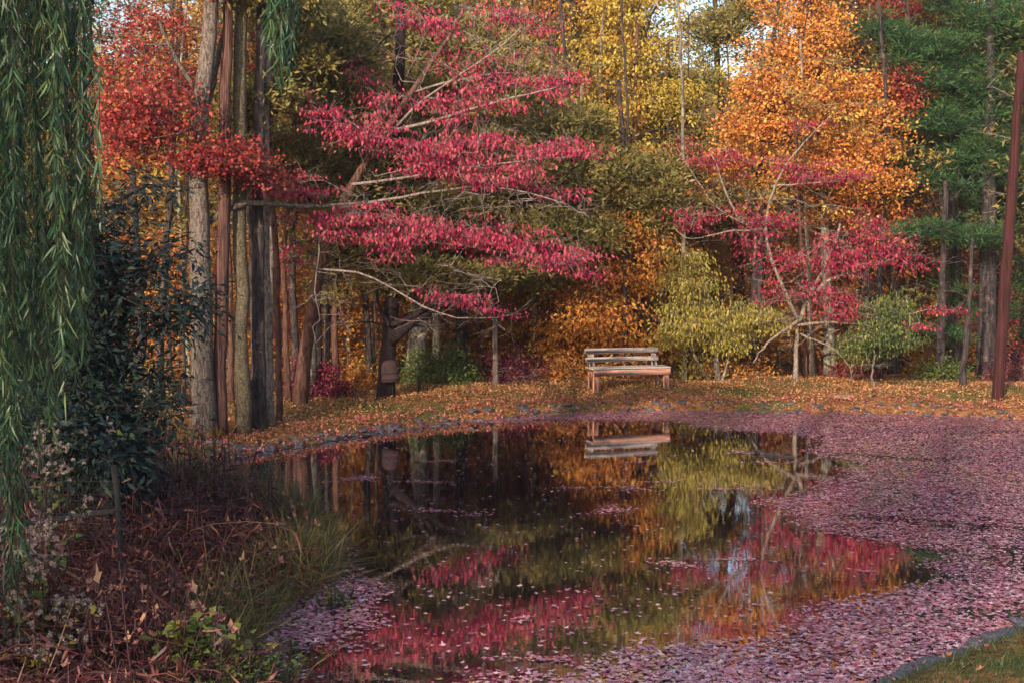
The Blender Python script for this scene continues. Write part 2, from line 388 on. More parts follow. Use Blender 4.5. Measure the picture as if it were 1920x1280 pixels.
# ------------------------------------------------------------------ leaves
def nrm(v): return v / (np.linalg.norm(v, axis=-1, keepdims=True) + 1e-9)
def leaves_at(pos, ax, L, W, g, fold=.25, nj=None):
    """kite shaped leaves: pos Nx3 base, ax Nx3 direction"""
    n = len(pos); ax = nrm(ax); L = np.broadcast_to(L, n)[:, None]; W = np.broadcast_to(W, n)[:, None]
    N = nj if nj is not None else g.normal(size=(n, 3))
    w = nrm(np.cross(ax, N)); nn = np.cross(w, ax)
    f = fold * W * g.uniform(.2, 1, (n, 1))
    V = np.stack([pos, pos + ax * L * .45 + w * W / 2 + nn * f, pos + ax * L - nn * L * .12 * g.uniform(-1, 2, (n, 1)), pos + ax * L * .45 - w * W / 2 + nn * f], 1).reshape(-1, 3)
    Q = np.arange(4 * n).reshape(-1, 4)
    return V, Q
def strip_at(pos, ax, L, W, g, bend=None, seg=3):
    """narrow bent strips (blades, willow leaves)"""
    n = len(pos); ax = nrm(ax); L = np.broadcast_to(L, n); W = np.broadcast_to(W, n)
    N = g.normal(size=(n, 3)); w = nrm(np.cross(ax, N)); nn = np.cross(w, ax)
    bd = (g.normal(size=(n, 3)) * .3 if bend is None else bend)
    prof = {2: (.5, 1, .08), 3: (.45, 1, .8, .06), 4: (.5, .9, 1, .6, .05)}[seg]
    rows = []
    for k in range(seg + 1):
        t = k / seg
        c = pos + ax * (L * t)[:, None] + bd * (L * t * t)[:, None]
        rows.append(c + w * (W * prof[k] / 2)[:, None]); rows.append(c - w * (W * prof[k] / 2)[:, None])
    V = np.stack(rows, 1); m = 2 * (seg + 1)
    q = np.array([(2 * k, 2 * k + 1, 2 * k + 3, 2 * k + 2) for k in range(seg)])
    Q = (q[None] + (np.arange(n) * m)[:, None, None]).reshape(-1, 4)
    return V.reshape(-1, 3), Q
STY = {  # leaves per clump, horizontal radius, vertical radius, length, width, style
    'dogwood': (17, .27, .05, .078, .037, 'hang'),
    'maple': (34, .29, .12, .062, .056, 'any'),
    'hickory': (26, .30, .10, .098, .045, 'hang2'),
    'lime': (24, .26, .12, .085, .03, 'hang'),
    'small': (30, .24, .14, .06, .05, 'any'),
    'cedar': (46, .24, .10, .115, .036, 'out'),
    'needle': (90, .24, .055, .12, .013, 'out'),
    'beech': (28, .36, .09, .10, .062, 'flat'),
    'bush': (30, .18, .14, .06, .035, 'any'),
    'laurel': (16, .20, .15, .105, .034, 'flat'),
}
def cloud(C, style, g, scale=1., per=None, tj=.16, tc=None):
    pr, hr, vr, L, W, st = STY[style]
    if per: pr = per
    N = len(C); n = N * pr; c = np.repeat(C, pr, 0)
    sc = np.repeat(g.uniform(.7, 1.25, N), pr)[:, None]
    off = g.normal(size=(n, 3)) * np.array([hr, hr, vr]) * .62 * sc * scale
    P = c + off
    a = g.normal(size=(n, 3))
    if st == 'hang': ax = a * [.28, .28, .2] + [0, 0, -1] + nrm(off) * .35
    elif st == 'hang2': ax = a * .4 + [0, 0, -.7] + nrm(off) * .6
    elif st == 'flat': ax = a * [.6, .6, .18] + nrm(off) * .7 + [0, 0, -.25]
    elif st == 'out': ax = a * .45 + nrm(off) * .9 + [0, 0, .35]
    else: ax = a
    nj = None
    if st == 'flat': nj = g.normal(size=(n, 3)) * .45 + [0, 0, 1]
    if st == 'any': nj = g.normal(size=(n, 3)) * .8 + [0, -.3, .8]
    sz = g.uniform(.65, 1.2, n) * scale
    V, Q = leaves_at(P, ax, L * sz, W * sz, g, nj=nj)
    ct = g.beta(2.2, 2.2, N) if tc is None else tc
    T = np.clip(np.repeat(ct, pr) + g.normal(size=n) * tj, 0, 1)
    return V, Q, T

def skeleton(trunk, trunk_r, C, g, step=.35, rtip=.006, up=.35, jit=.05, power=.42, twig=3, droop=0.):
    """branches from a trunk polyline to every clump centre (grows like a tree)"""
    trunk = np.asarray(trunk, float); nt_ = len(trunk)
    cap = nt_ + len(C) * 14
    P = np.zeros((cap, 3)); par = np.full(cap, -1); P[:nt_] = trunk; par[1:nt_] = np.arange(nt_ - 1); n = nt_
    first = max(1, int(nt_ * .15))
    d0 = np.min(np.linalg.norm(C[:, None] - trunk[None, first:], axis=2), axis=1)
    depth = np.zeros(cap)
    for ci in np.argsort(d0):
        c = C[ci]; D = P[first:n] - c
        dist = np.linalg.norm(D * [1, 1, 1.25], axis=1)
        cost = dist + up * np.maximum(0, D[:, 2]) + .06 * depth[first:n]
        j = int(np.argmin(cost)) + first; L = np.linalg.norm(c - P[j])
        if L < .04: continue
        k = min(13, max(1, int(round(L / step)))); prev = j
        bowl = g.normal(size=3) * jit * L; bowl[2] += .10 * L - droop * L
        for q in range(1, k + 1):
            t = q / k; p = P[j] + (c - P[j]) * t + bowl * math.sin(math.pi * t) + (g.normal(size=3) * jit * step if q < k else 0)
            P[n] = p; par[n] = prev; depth[n] = depth[prev] + L / k; prev = n; n += 1
    P = P[:n]; par = par[:n]
    cnt = np.zeros(n); ch = np.zeros(n)
    np.add.at(ch, par[1:], 1); cnt[ch == 0] = 1
    for i in range(n - 1, 0, -1): cnt[par[i]] += cnt[i]
    rr = rtip * np.maximum(cnt, 1) ** power
    rmax = np.interp(np.arange(nt_), np.arange(nt_), trunk_r); rr = np.minimum(rr, rmax[int(nt_ * .3)] * .75)
    e = np.arange(nt_, n); pr = par[e]
    mb = MB()
    r0 = np.where(pr < nt_, np.minimum(rr[e] * 1.25, rmax[np.minimum(pr, nt_ - 1)] * .8), np.minimum(rr[pr], rr[e] * 1.5))
    big = rr[e] > .02
    mb.frusta(P[pr][big], P[e][big], r0[big], rr[e][big], 7)
    mb.frusta(P[pr][~big], P[e][~big], r0[~big], rr[e][~big], 4)
    if twig:
        tips = np.where(ch == 0)[0]; tips = tips[tips >= nt_]
        A = np.repeat(P[tips], twig, 0); pd = nrm(np.repeat(P[tips] - P[par[tips]], twig, 0) * [1, 1, .5])
        d1 = nrm(pd * .9 + g.normal(size=A.shape) * [.5, .5, .22]); l1 = g.uniform(.10, .28, (len(A), 1))
        B = A + d1 * l1; E = B + nrm(d1 + g.normal(size=A.shape) * .35 + [0, 0, .15]) * l1 * g.uniform(.5, 1, (len(A), 1))
        mb.frusta(A, B, rtip * .8, rtip * .6, 3); mb.frusta(B, E, rtip * .6, rtip * .3, 3)
    return mb
def trunk_path(pts, n=14, jit=.0, g=None):
    pts = np.asarray(pts, float); s = np.r_[0, np.cumsum(np.linalg.norm(np.diff(pts, axis=0), axis=1))]; t = np.linspace(0, s[-1], n)
    # catmull style smoothing by dense interp + average
    P = np.stack([np.interp(t, s, pts[:, k]) for k in range(3)], 1)
    for _ in range(2): P[1:-1] = .25 * P[:-2] + .5 * P[1:-1] + .25 * P[2:]
    if jit and g is not None: P[1:-1] += g.normal(size=(n - 2, 3)) * jit
    return P

def tree(name, label, cat, path, r0, r1, C, style, leafmat, bark, seed, group=None, n=16, flare=1.35, leafscale=1., per=None, up=.35,
         extra=None, twig=3, rtip=.006, tc=None, jit=.05, crown_name='crown', wob=.10, flute=0., droop=0., power=.42, branch_mat=None, bare=None):
    g = rs(seed); P = trunk_path(path, n, .012, g); base = P[0].copy(); base[2] = path[0][2]
    rr = np.linspace(r0, r1, n); rr[0] *= flare; rr[1] *= 1 + (flare - 1) * .35
    root = empty(name, base, label, cat, group)
    P[0, 2] -= .15
    mb = MB(); mb.tube(P, rr, 14 if r0 > .1 else 8, wob, seed, flute=flute)
    mb.build('trunk', bark, root, base, smooth=True)
    if C is not None and len(C):
        C = keep(C) if path[0][1] > 1 else C
        if len(C) > 100 and style in ('dogwood', 'maple', 'hickory', 'lime', 'needle', 'cedar'):
            q = 5.2 if style == 'dogwood' else 3.4; nz = np.sin(C[:, 0] * q + seed) * np.sin(C[:, 2] * q * 1.3 + 2 * seed + C[:, 0] * 1.1) + .5 * np.sin(C[:, 0] * q * 2.1 + C[:, 1] * 2 + seed)
            C = C[(nz < .42) | (g.random(len(C)) < .18)]
        sk = skeleton(np.vstack([P] + [trunk_path(pp, 12) for (pp, a, b) in (extra or [])]) if extra else P,
                      np.concatenate([rr] + [np.linspace(a, b, 12) for (pp, a, b) in (extra or [])]) if extra else rr, C if bare is None else np.vstack([C, bare]), g, twig=twig, rtip=rtip, up=up, jit=jit, droop=droop, power=power)
        for (pp, a, b) in (extra or []):
            sk.tube(trunk_path(pp, 12, .01, g), np.linspace(a, b, 12), 9, wob, seed + 1)
        sk.build('branches', branch_mat or bark, root, base)
        if leafmat is not None:
            V, Q, T = cloud(C, style, g, leafscale, per, tc=tc)
            link(crown_name, mesh_from(crown_name, V - base, Q, tint=T), leafmat, root)
    return root
def caps(specs, g):
    """clump centres in capsules: (x0,y0,x1,y1,halfthick px,Y,depth spread,n)"""
    out = []
    for (x0, y0, x1, y1, th, Y, dp, n) in specs:
        t = g.uniform(0, 1, n); a = g.uniform(0, 2 * math.pi, n); r = np.sqrt(g.uniform(0, 1, n)) * th * np.where(g.random(n) < .22, 1.9, 1.0); ph = g.uniform(0, 6.28)
        px = x0 + (x1 - x0) * t + np.cos(a) * r; py = y0 + (y1 - y0) * t + np.sin(a) * r + th * .55 * np.sin(px * .045 + ph)
        out.append(at(px, py, Y + g.uniform(-1, 1, n) * dp))
    return np.concatenate(out)
def ell(specs, g):
    """clump centres in ellipses (cx,cy,rx,ry,Y,dp,n) biased to the outside"""
    out = []
    for (cx, cy, rx, ry, Y, dp, n) in specs:
        v = nrm(g.normal(size=(n, 3))) * (g.uniform(0, 1, (n, 1)) ** .45)
        out.append(at(cx + v[:, 0] * rx, cy + v[:, 1] * ry, Y + v[:, 2] * dp))
    return np.concatenate(out)
SKYHOLES = [(1240, 48, 26, 20), (1368, 115, 22, 30), (1325, 190, 16, 20), (735, 205, 20, 13), (240, 45, 34, 16), (1300, 12, 20, 10), (205, 95, 22, 12), (690, 40, 14, 10), (1420, 50, 16, 22), (1290, 110, 14, 22)]
def keep(C, ymin=24):
    """drops crown clumps that would close the ragged openings to the sky"""
    c, s = math.cos(PITCH), math.sin(PITCH); d = C - [0, 0, H]; fw = d[:, 1] * c - d[:, 2] * s; up = d[:, 1] * s + d[:, 2] * c
    px = CX + F * d[:, 0] / fw; py = CY - F * up / fw; k = np.ones(len(C), bool)
    for (a, b, rx, ry) in SKYHOLES: k &= ~((((px - a) / (rx + 9)) ** 2 + ((py - b) / (ry + 9)) ** 2 < 1) & (d[:, 1] > ymin))
    return C[k]
def pxpath(pts, Y, base=True, sink=0.):
    """trunk path through picture points, foot on the ground"""
    P = np.array([at(x, y, Y if not isinstance(Y, (list, tuple)) else Y[i]) for i, (x, y) in enumerate(pts)])
    if base: P[0, 2] = g1(P[0, 0], P[0, 1]) - sink
    return P
#==SPLIT==
# ================================================================== THE NAMED TREES
def limb(pts, Y, a, b): return (at(np.array([p[0] for p in pts]), np.array([p[1] for p in pts]), np.linspace(*Y, len(pts)) if isinstance(Y, tuple) else Y), a, b)

# big pale-barked tree on the left bank, red-orange leaves
g = rs(1)
C = ell([(275, 185, 95, 75, 20.8, 1.3, 110), (290, 240, 110, 50, 20.6, 1.0, 130), (400, 292, 90, 36, 20.5, .7, 100), (460, 310, 80, 35, 21.0, .7, 40), (270, 60, 100, 60, 21.6, 1.2, 50),
         (330, 150, 60, 60, 22.3, .6, 40), (440, 90, 60, 70, 22.6, .8, 22), (230, 270, 50, 60, 20.8, .8, 50), (215, 130, 45, 60, 21, .8, 30), (330, -90, 160, 90, 21.4, 1.6, 120), (500, 335, 60, 25, 21.2, .8, 16)], g)
tree('oak_tree', 'tallest pale grey rough-barked tree with red-orange leaves on the left bank', 'tree',
     pxpath([(381, 790), (379, 650), (377, 500), (374, 400), (369, 325), (380, 220), (388, 120), (391, 30), (396, -90), (400, -220)], 21.1), .168, .09, C, 'maple', M['redorange'], M['bark_oak'], 1,
     extra=[limb([(392, 416), (425, 386), (470, 378), (540, 386), (600, 389), (690, 378)], (21.2, 22.2), .055, .02),
            limb([(388, 200), (408, 120), (420, 60), (440, -40)], 21.4, .05, .03), limb([(378, 190), (352, 150), (325, 100), (300, 40)], (21.2, 20.8), .04, .02)],
     leafscale=.9, per=28, flare=1.15)
# shredded red cedar trunk
tree('cedar_tree', 'reddish stringy-barked cedar trunk pressed against the tallest grey tree', 'tree',
     pxpath([(413, 787), (414, 650), (417, 500), (420, 380), (424, 200), (428, -60), (430, -160)], 21.3), .105, .06,
     ell([(430, -60, 90, 60, 21.5, 1.0, 60), (470, 210, 60, 70, 22.6, .6, 70)], rs(2)), 'cedar', M['olive'], M['bark_cedar'], 2, flare=1.1, flute=.06, wob=.16, per=60)
tree('oak_tree', 'speckled yellow-lichened trunk standing between the stringy cedar and the black trunk', 'tree',
     pxpath([(455, 786), (453, 650), (450, 500), (448, 390), (449, 200), (455, -60), (458, -200)], 21.6), .12, .08,
     ell([(500, -60, 150, 90, 22, 1.2, 160), (560, 20, 80, 40, 22.6, .8, 60)], rs(3)), 'hickory', M['olive'], M['bark_lichen'], 3, flare=1.15)
tree('oak_tree', 'blackish trunk with a knob low on its left side, beside the yellow-lichened trunk', 'tree',
     pxpath([(488, 782), (486, 650), (483, 500), (482, 380), (486, 200), (492, -80)], 22.0), .11, .07,
     ell([(520, 120, 90, 90, 23, 1.0, 150)], rs(4)), 'cedar', M['olive'], M['bark_dark'], 4, flare=1.15,
     extra=[limb([(482, 742), (474, 730), (470, 722), (474, 712)], 21.9, .06, .03)])
tree('cedar_tree', 'slim pale pinkish trunk just to the side of the blackish trunk', 'tree',
     pxpath([(507, 778), (504, 690), (503, 600), (501, 490), (498, 380), (500, 200), (510, 0)], 22.3), .07, .05,
     ell([(560, 90, 150, 95, 25, 1.2, 360), (620, 190, 120, 60, 25, 1.0, 200)], rs(5)), 'cedar', M['olive'], M['bark_pale'], 5, flare=1.1, per=60, branch_mat=M['bark_grey'])
tree('cedar_tree', 'thin dark reddish trunk behind the slim pale one at the end of the trunk row', 'tree',
     pxpath([(523, 774), (521, 650), (519, 540), (516, 420), (505, 300), (500, 100)], 22.8), .055, .04,
     ell([(520, 300, 90, 60, 24.5, .8, 170), (600, 350, 90, 50, 25.5, 1.0, 170)], rs(6)), 'cedar', M['olive'], M['bark_red'], 6, flare=1.1, per=60)

# pink dogwood
g = rs(7)
DW = caps([(590, 208, 720, 262, 24, 22.8, .5, 75), (690, 262, 900, 300, 30, 23, .7, 130), (900, 268, 1105, 284, 15, 23, .7, 75), (770, 312, 1000, 325, 20, 23.2, .7, 75), (880, 335, 1085, 362, 10, 23.4, .6, 35),
           (745, 15, 860, 62, 20, 24.2, .6, 45), (655, 135, 760, 200, 18, 24, .5, 25), (870, 150, 1080, 158, 20, 23.8, .6, 75), (900, 0, 1030, 75, 18, 24.2, .6, 40), (700, 195, 850, 183, 15, 23.6, .5, 38),
           (830, 215, 960, 195, 16, 23.5, .5, 38), (800, 90, 900, 120, 20, 24, .5, 14), (540, 330, 640, 385, 14, 22.6, .5, 20),
           (590, 392, 750, 408, 18, 22.6, .5, 60), (660, 442, 900, 432, 24, 22.8, .7, 120), (880, 440, 1105, 482, 22, 22.8, .7, 125), (930, 482, 1120, 512, 9, 22.8, .5, 40), (600, 425, 700, 465, 12, 22.6, .5, 26),
           (790, 548, 880, 560, 9, 22.8, .4, 20), (870, 566, 975, 592, 7, 23, .4, 18), (520, 420, 560, 520, 20, 23.5, .4, 10), (460, 350, 560, 355, 8, 22, .4, 18)], g)
DB = caps([(660, 340, 1000, 380, 30, 23.2, .8, 90), (900, 360, 1120, 400, 18, 23, .6, 40), (560, 350, 700, 380, 22, 22.8, .5, 40), (600, 450, 620, 640, 40, 23.3, .6, 50), (700, 520, 960, 540, 25, 23.2, .7, 50), (780, 590, 960, 600, 18, 23.2, .5, 30), (700, 100, 960, 150, 40, 24, .8, 70), (880, 60, 1040, 130, 30, 24, .8, 50), (760, 200, 1000, 230, 20, 23.7, .6, 40)], g)
DP = at(np.array([560, 568, 582, 600, 622, 662, 720, 785, 850, 900]), np.array([768, 690, 600, 500, 420, 340, 250, 155, 60, -40]), np.array([24.2, 24.2, 24, 23.8, 23.5, 23.4, 23.6, 23.8, 24, 24.2]))
DP[0, 2] = g1(DP[0, 0], DP[0, 1])
tree('dogwood_tree', 'leaning dogwood with layered bright pink-red leaves reaching out over the pond', 'tree', DP, .115, .02, DW, 'dogwood', M['pink'], M['bark_red'], 7,
     extra=[limb([(640, 388), (740, 374), (840, 352), (960, 350), (1065, 385)], (23.3, 23), .024, .009), limb([(658, 346), (760, 335), (880, 312), (1000, 300), (1090, 292)], (23.2, 23), .024, .008),
            limb([(700, 285), (760, 215), (830, 160), (930, 100), (1000, 30)], (23.4, 24), .024, .009), limb([(622, 425), (720, 448), (830, 452), (960, 478), (1090, 500)], (23.4, 22.8), .024, .008),
            limb([(603, 505), (680, 505), (760, 555), (830, 600), (900, 600), (960, 590)], (23.6, 23), .02, .007), limb([(720, 250), (800, 232), (900, 200), (1060, 160)], (23.5, 23.5), .03, .01),
            limb([(600, 400), (598, 470), (590, 540), (600, 600)], 23.2, .015, .005), limb([(770, 175), (860, 150), (960, 130), (1010, 150)], 23.8, .022, .008)],
     branch_mat=M['bark_twig'], twig=4, rtip=.0042, up=.5, jit=.12, flare=1.2, power=.36, bare=DB)

# dark tree with the bucket
M['bark_darkred'] = bark_mat('dark_red_bark', (.010, .007, .010), (.034, .019, .019), None, 26, 2.5, 1.0)
g = rs(8)
C = ell([(700, 330, 110, 70, 26, 1.2, 150), (640, 470, 110, 50, 26, 1.0, 130), (790, 520, 130, 35, 26, 1.0, 110), (780, 400, 130, 60, 26.5, 1.0, 150), (700, 210, 90, 90, 26.5, 1, 90), (700, 540, 130, 30, 26, 1, 30)], g)
tree('cedar_tree', 'dark dead-limbed cedar that carries the rusty bucket', 'tree', pxpath([(722, 752), (725, 690), (730, 640), (736, 560), (738, 480), (744, 380), (748, 180), (750, -60)], 25.8), .15, .07, C, 'cedar', M['olive'], M['bark_darkred'], 8,
     extra=[limb([(730, 640), (760, 612), (795, 592), (830, 568), (880, 558)], (25.7, 25.2), .10, .03), limb([(735, 608), (770, 596), (800, 578), (812, 560)], (25.6, 25.2), .055, .03),
            limb([(730, 612), (716, 585), (706, 560), (705, 530), (708, 512)], 25.6, .04, .02), limb([(728, 612), (690, 602), (640, 610), (600, 606)], 25.6, .02, .008), limb([(738, 470), (700, 480), (650, 500), (610, 540)], 25.6, .05, .02),
            limb([(738, 600), (800, 614), (850, 600), (905, 608)], 25.6, .025, .008)], per=46, flare=1.3, wob=.2)

# gold tree, maple, lime tree, cedars, second dogwood
C = ell([(1180, 110, 120, 85, 33.5, 1.6, 300), (1120, 60, 90, 90, 34, 1.6, 130), (1250, 190, 70, 60, 33, 1.2, 150), (1140, 200, 90, 45, 33.2, 1.3, 170), (1215, 295, 45, 50, 32.5, .8, 60), (1200, 20, 130, 60, 34, 1.5, 130), (1150, -90, 190, 80, 34, 2, 150)], rs(9))
tree('hickory_tree', 'tall tree hung with golden yellow leaves above the bench', 'tree', pxpath([(1122, 720), (1118, 600), (1105, 400), (1085, 220), (1078, 80), (1070, -120)], 34), .20, .08, C, 'hickory', M['gold'], M['bark_dark'], 9,
     extra=[limb([(1100, 380), (1150, 250), (1190, 150), (1220, 30)], 33.8, .08, .03)])
C = ell([(1520, 190, 150, 65, 30.2, 1.6, 340), (1500, 90, 125, 75, 30.6, 1.5, 220), (1560, 260, 150, 60, 29.8, 1.4, 270), (1620, 330, 95, 55, 29.6, 1.2, 240), (1400, 250, 60, 50, 30, 1.2, 110), (1370, 310, 45, 40, 30, 1, 70), (1500, 10, 90, 50, 31, 1.4, 150),
         (1500, 330, 90, 30, 29.8, 1, 90), (1440, 170, 70, 50, 30.4, 1.2, 130), (1640, 190, 60, 50, 30.5, 1, 120), (1520, -90, 130, 70, 31, 1.6, 150), (1590, 400, 110, 25, 30.2, .8, 70)], rs(10))
tree('maple_tree', 'big round-crowned maple with glowing orange leaves', 'tree', pxpath([(1632, 736), (1628, 560), (1612, 420), (1580, 320), (1545, 200), (1520, 40), (1510, -120)], 30.8), .16, .06, C, 'maple', M['orange'], M['bark_dark'], 10,
     extra=[limb([(1620, 420), (1632, 340), (1640, 240), (1650, 180)], 30.6, .08, .03), limb([(1590, 340), (1500, 280), (1430, 230), (1400, 200)], (30.6, 30.2), .06, .02)], leafscale=1.0, tc=None, twig=3)
C = ell([(1660, 420, 60, 40, 30, .8, 30), (1690, 170, 45, 55, 30.6, .8, 90), (1720, 130, 60, 60, 32, 1, 60), (1700, 20, 90, 40, 33.5, 1, 110), (1700, 450, 40, 30, 30.5, .6, 50)], rs(11))
tree('maple_tree', 'smaller scarlet maple showing between the orange maple and the pine', 'tree', pxpath([(1700, 742), (1698, 560), (1700, 400), (1705, 200), (1700, 0)], 32.5), .10, .04, C, 'maple', M['redorange'], M['bark_dark'], 11)

g = rs(12)
C = caps([(1270, 410, 1480, 410, 20, 28, .6, 110), (1400, 440, 1470, 500, 22, 28, .5, 60), (1300, 295, 1400, 300, 22, 28.2, .6, 50), (1450, 310, 1560, 325, 18, 28.2, .5, 55), (1540, 335, 1640, 330, 10, 28.2, .5, 36), (1260, 280, 1310, 270, 14, 28.2, .4, 14),
          (1540, 480, 1650, 470, 22, 27.6, .6, 90), (1600, 430, 1700, 470, 22, 27.6, .5, 80), (1530, 500, 1610, 500, 14, 27.6, .4, 40), (1500, 550, 1590, 560, 16, 27.6, .5, 60), (1540, 580, 1600, 600, 10, 27.6, .4, 25),
          (1660, 470, 1740, 490, 16, 27.8, .4, 35), (1440, 560, 1500, 480, 18, 27.9, .5, 40), (1700, 610, 1730, 620, 8, 27.6, .3, 10), (1750, 585, 1790, 580, 6, 27.6, .3, 8), (1480, 240, 1570, 220, 10, 28.2, .4, 14)], g)
tree('dogwood_tree', 'pale-limbed dogwood with crimson leaves in front of the orange maple', 'tree', pxpath([(1492, 735), (1492, 660), (1496, 600), (1515, 560), (1540, 515), (1560, 470), (1575, 420)], 28), .052, .025, C[rs(5).random(len(C)) < .75], 'dogwood', M['crimson'], M['bark_pale'], 12,
     extra=[limb([(1496, 600), (1470, 545), (1440, 480), (1425, 430), (1445, 350), (1485, 290), (1530, 240), (1560, 215)], 28, .04, .012), limb([(1425, 440), (1385, 410), (1375, 395), (1350, 330), (1330, 280)], 28, .03, .012),
            limb([(1515, 560), (1560, 520), (1620, 505), (1690, 480)], (28, 27.7), .04, .01), limb([(1500, 600), (1470, 620), (1430, 650), (1412, 680)], (27.8, 27.4), .04, .012), limb([(1492, 610), (1560, 602), (1620, 610), (1700, 590), (1740, 580)], (27.8, 27.4), .03, .008),
            limb([(1500, 625), (1560, 650), (1600, 690), (1590, 730)], (27.8, 27.4), .018, .006), limb([(1430, 430), (1350, 435), (1290, 455), (1262, 425)], 28, .022, .008), limb([(1445, 350), (1500, 345), (1600, 335), (1650, 330)], 28, .02, .006),
            limb([(1395, 420), (1340, 390), (1300, 330), (1270, 280)], 28, .018, .006)],
     branch_mat=M['bark_pale'], twig=4, rtip=.0045, jit=.11, power=.36, bare=caps([(1450, 560, 1640, 600, 25, 27.8, .6, 60), (1420, 600, 1660, 680, 30, 27.8, .6, 60), (1300, 380, 1560, 380, 30, 28, .6, 60), (1480, 500, 1560, 420, 30, 28, .6, 30)], g))
C = ell([(1290, 530, 55, 65, 28.6, .9, 120), (1335, 600, 110, 50, 28.4, 1.1, 250), (1430, 600, 50, 26, 28.2, .7, 70), (1270, 620, 45, 30, 28.4, .7, 80), (1380, 640, 60, 20, 28.2, .6, 50), (1300, 690, 60, 35, 28.8, .6, 25), (1260, 470, 30, 30, 29, .5, 20)], rs(13))
tree('spicebush', 'small tree with drooping yellow-green leaves beside the bench', 'tree', pxpath([(1345, 732), (1342, 670), (1335, 600), (1320, 520), (1310, 470)], 28.8), .06, .02, C, 'lime', M['lime'], M['bark_grey'], 13, 
     extra=[limb([(1350, 728), (1370, 660), (1400, 610), (1430, 590)], 28.6, .03, .01), limb([(1335, 725), (1300, 660), (1285, 600), (1280, 530)], 28.8, .03, .01)], per=24)
C = ell([(1655, 590, 55, 30, 27.8, .8, 90), (1660, 630, 60, 28, 27.8, .8, 100), (1610, 650, 40, 30, 27.9, .6, 40), (1690, 560, 30, 25, 28, .6, 25)], rs(14))
tree('spicebush', 'small olive-green leaved sapling below the crimson dogwood', 'tree', pxpath([(1637, 742), (1637, 690), (1645, 630), (1655, 580)], 27.6), .025, .01, C, 'lime', M['green'], M['bark_grey'], 14)
C = ell([(1110, 590, 100, 50, 29.2, .8, 140), (1222, 480, 45, 75, 29.4, .7, 110), (1215, 350, 42, 75, 29.2, .6, 80), (1180, 430, 40, 40, 29.2, .6, 40), (1170, 640, 80, 35, 29.2, .6, 80), (1050, 650, 60, 50, 29.6, .6, 60), (1160, 520, 70, 50, 29.4, .6, 80)], rs(39))
tree('hickory_sapling', 'slender gold-orange tree spreading low behind the bench back', 'tree', pxpath([(1148, 724), (1152, 660), (1165, 600), (1190, 520), (1220, 430)], 30.8), .05, .02, C, 'hickory', M['goldorange'], M['bark_dark'], 39)
C = ell([(1150, 320, 90, 70, 29.5, 1.2, 190), (1215, 390, 75, 60, 29.5, 1.2, 150), (1080, 240, 50, 50, 29.5, 1, 60), (1100, 440, 80, 40, 29, 1, 80), (960, 515, 110, 25, 28, 1, 60), (1010, 430, 70, 40, 28.5, 1, 50), (1240, 350, 60, 60, 29, 1, 110)], rs(15))
tree('cedar_tree', 'broad olive-green cedar between the pink dogwood and the bench', 'tree', pxpath([(1215, 722), (1205, 600), (1185, 420), (1165, 250), (1160, 150)], 30), .13, .04, C, 'cedar', M['olive'], M['bark_dark'], 15, per=64, leafscale=1.1,
     extra=[limb([(1190, 450), (1100, 480), (1000, 520), (900, 530)], (29.5, 27), .05, .02)])
C = ell([(870, 140, 150, 110, 28.5, 1.3, 380), (850, 300, 150, 80, 28.5, 1.2, 260), (740, 40, 110, 80, 28.5, 1.2, 190), (990, 300, 90, 80, 29, 1, 120), (860, 420, 110, 50, 28.5, 1, 70)], rs(16))
tree('cedar_tree', 'tall dull green cedar directly behind the pink dogwood', 'tree', pxpath([(866, 732), (864, 600), (860, 400), (856, 200), (852, -40)], 30), .13, .05, C, 'cedar', M['olive'], M['bark_dark'], 16, per=56, leafscale=1.15)
C = ell([(1360, 60, 80, 60, 34, 1.2, 90), (1330, 150, 60, 60, 34, 1, 90), (1290, 280, 70, 60, 33, 1, 140), (1340, 400, 80, 50, 33, 1, 120), (1400, 20, 60, 40, 34, 1, 50)], rs(17))
tree('cedar_tree', 'thin brownish cedar with sky showing through between the golden tree and the orange maple', 'tree', pxpath([(1400, 724), (1395, 600), (1375, 400), (1350, 200), (1340, 0), (1338, -80)], 34.5), .14, .05, C, 'cedar', M['olive'], M['bark_dark'], 17, per=44, leafscale=1.2)

# pines on the right
def pine(label, path, r0, spec, seed, Y):
    tree('pine_tree', label, 'tree', path, r0, .05, caps(spec, rs(seed))[::4].repeat(1, 0) if False else caps([(*q[:7], int(q[7] * .62)) for q in spec], rs(seed)), 'needle', M['pine'], M['bark_dark'], seed, up=.1, twig=2, jit=.03, per=100, leafscale=1.25)
pine('dark green pine with long layered boughs behind the red-brown pole', pxpath([(1792, 750), (1790, 600), (1788, 400), (1785, 200), (1780, -60)], 31.5), .15,
     [(1625, 55, 1760, 90, 20, 30.8, .8, 120), (1690, 110, 1800, 160, 24, 30.8, .8, 130), (1780, 150, 1910, 200, 34, 31, 1, 190), (1730, 220, 1900, 260, 36, 31, 1, 220), (1760, 20, 1910, 50, 34, 31, 1, 180), (1740, 300, 1890, 310, 26, 31, 1, 120),
      (1700, 90, 1900, 100, 20, 31.5, .8, 110), (1675, 432, 1870, 436, 15, 29.6, .6, 170), (1735, 342, 1820, 350, 8, 30, .4, 30), (1700, -60, 1900, -40, 50, 31.5, 1, 120)], 18, 31.5)
pine('second pine at the right edge of the wood with a thick ivy-dark trunk', pxpath([(1852, 752), (1850, 640), (1852, 480), (1856, 200), (1860, -60)], 30.5), .22,
     [(1830, 350, 1925, 380, 40, 32, 1, 130), (1850, 500, 1930, 540, 40, 32, 1, 110), (1760, 520, 1860, 600, 22, 31.5, .8, 60), (1880, 60, 2000, 120, 50, 31, 1, 150), (1880, 250, 2000, 330, 50, 31, 1, 130), (1880, 600, 1940, 620, 24, 31.5, .8, 60), (1690, 600, 1800, 640, 16, 30.5, .6, 36)], 19, 30.5)

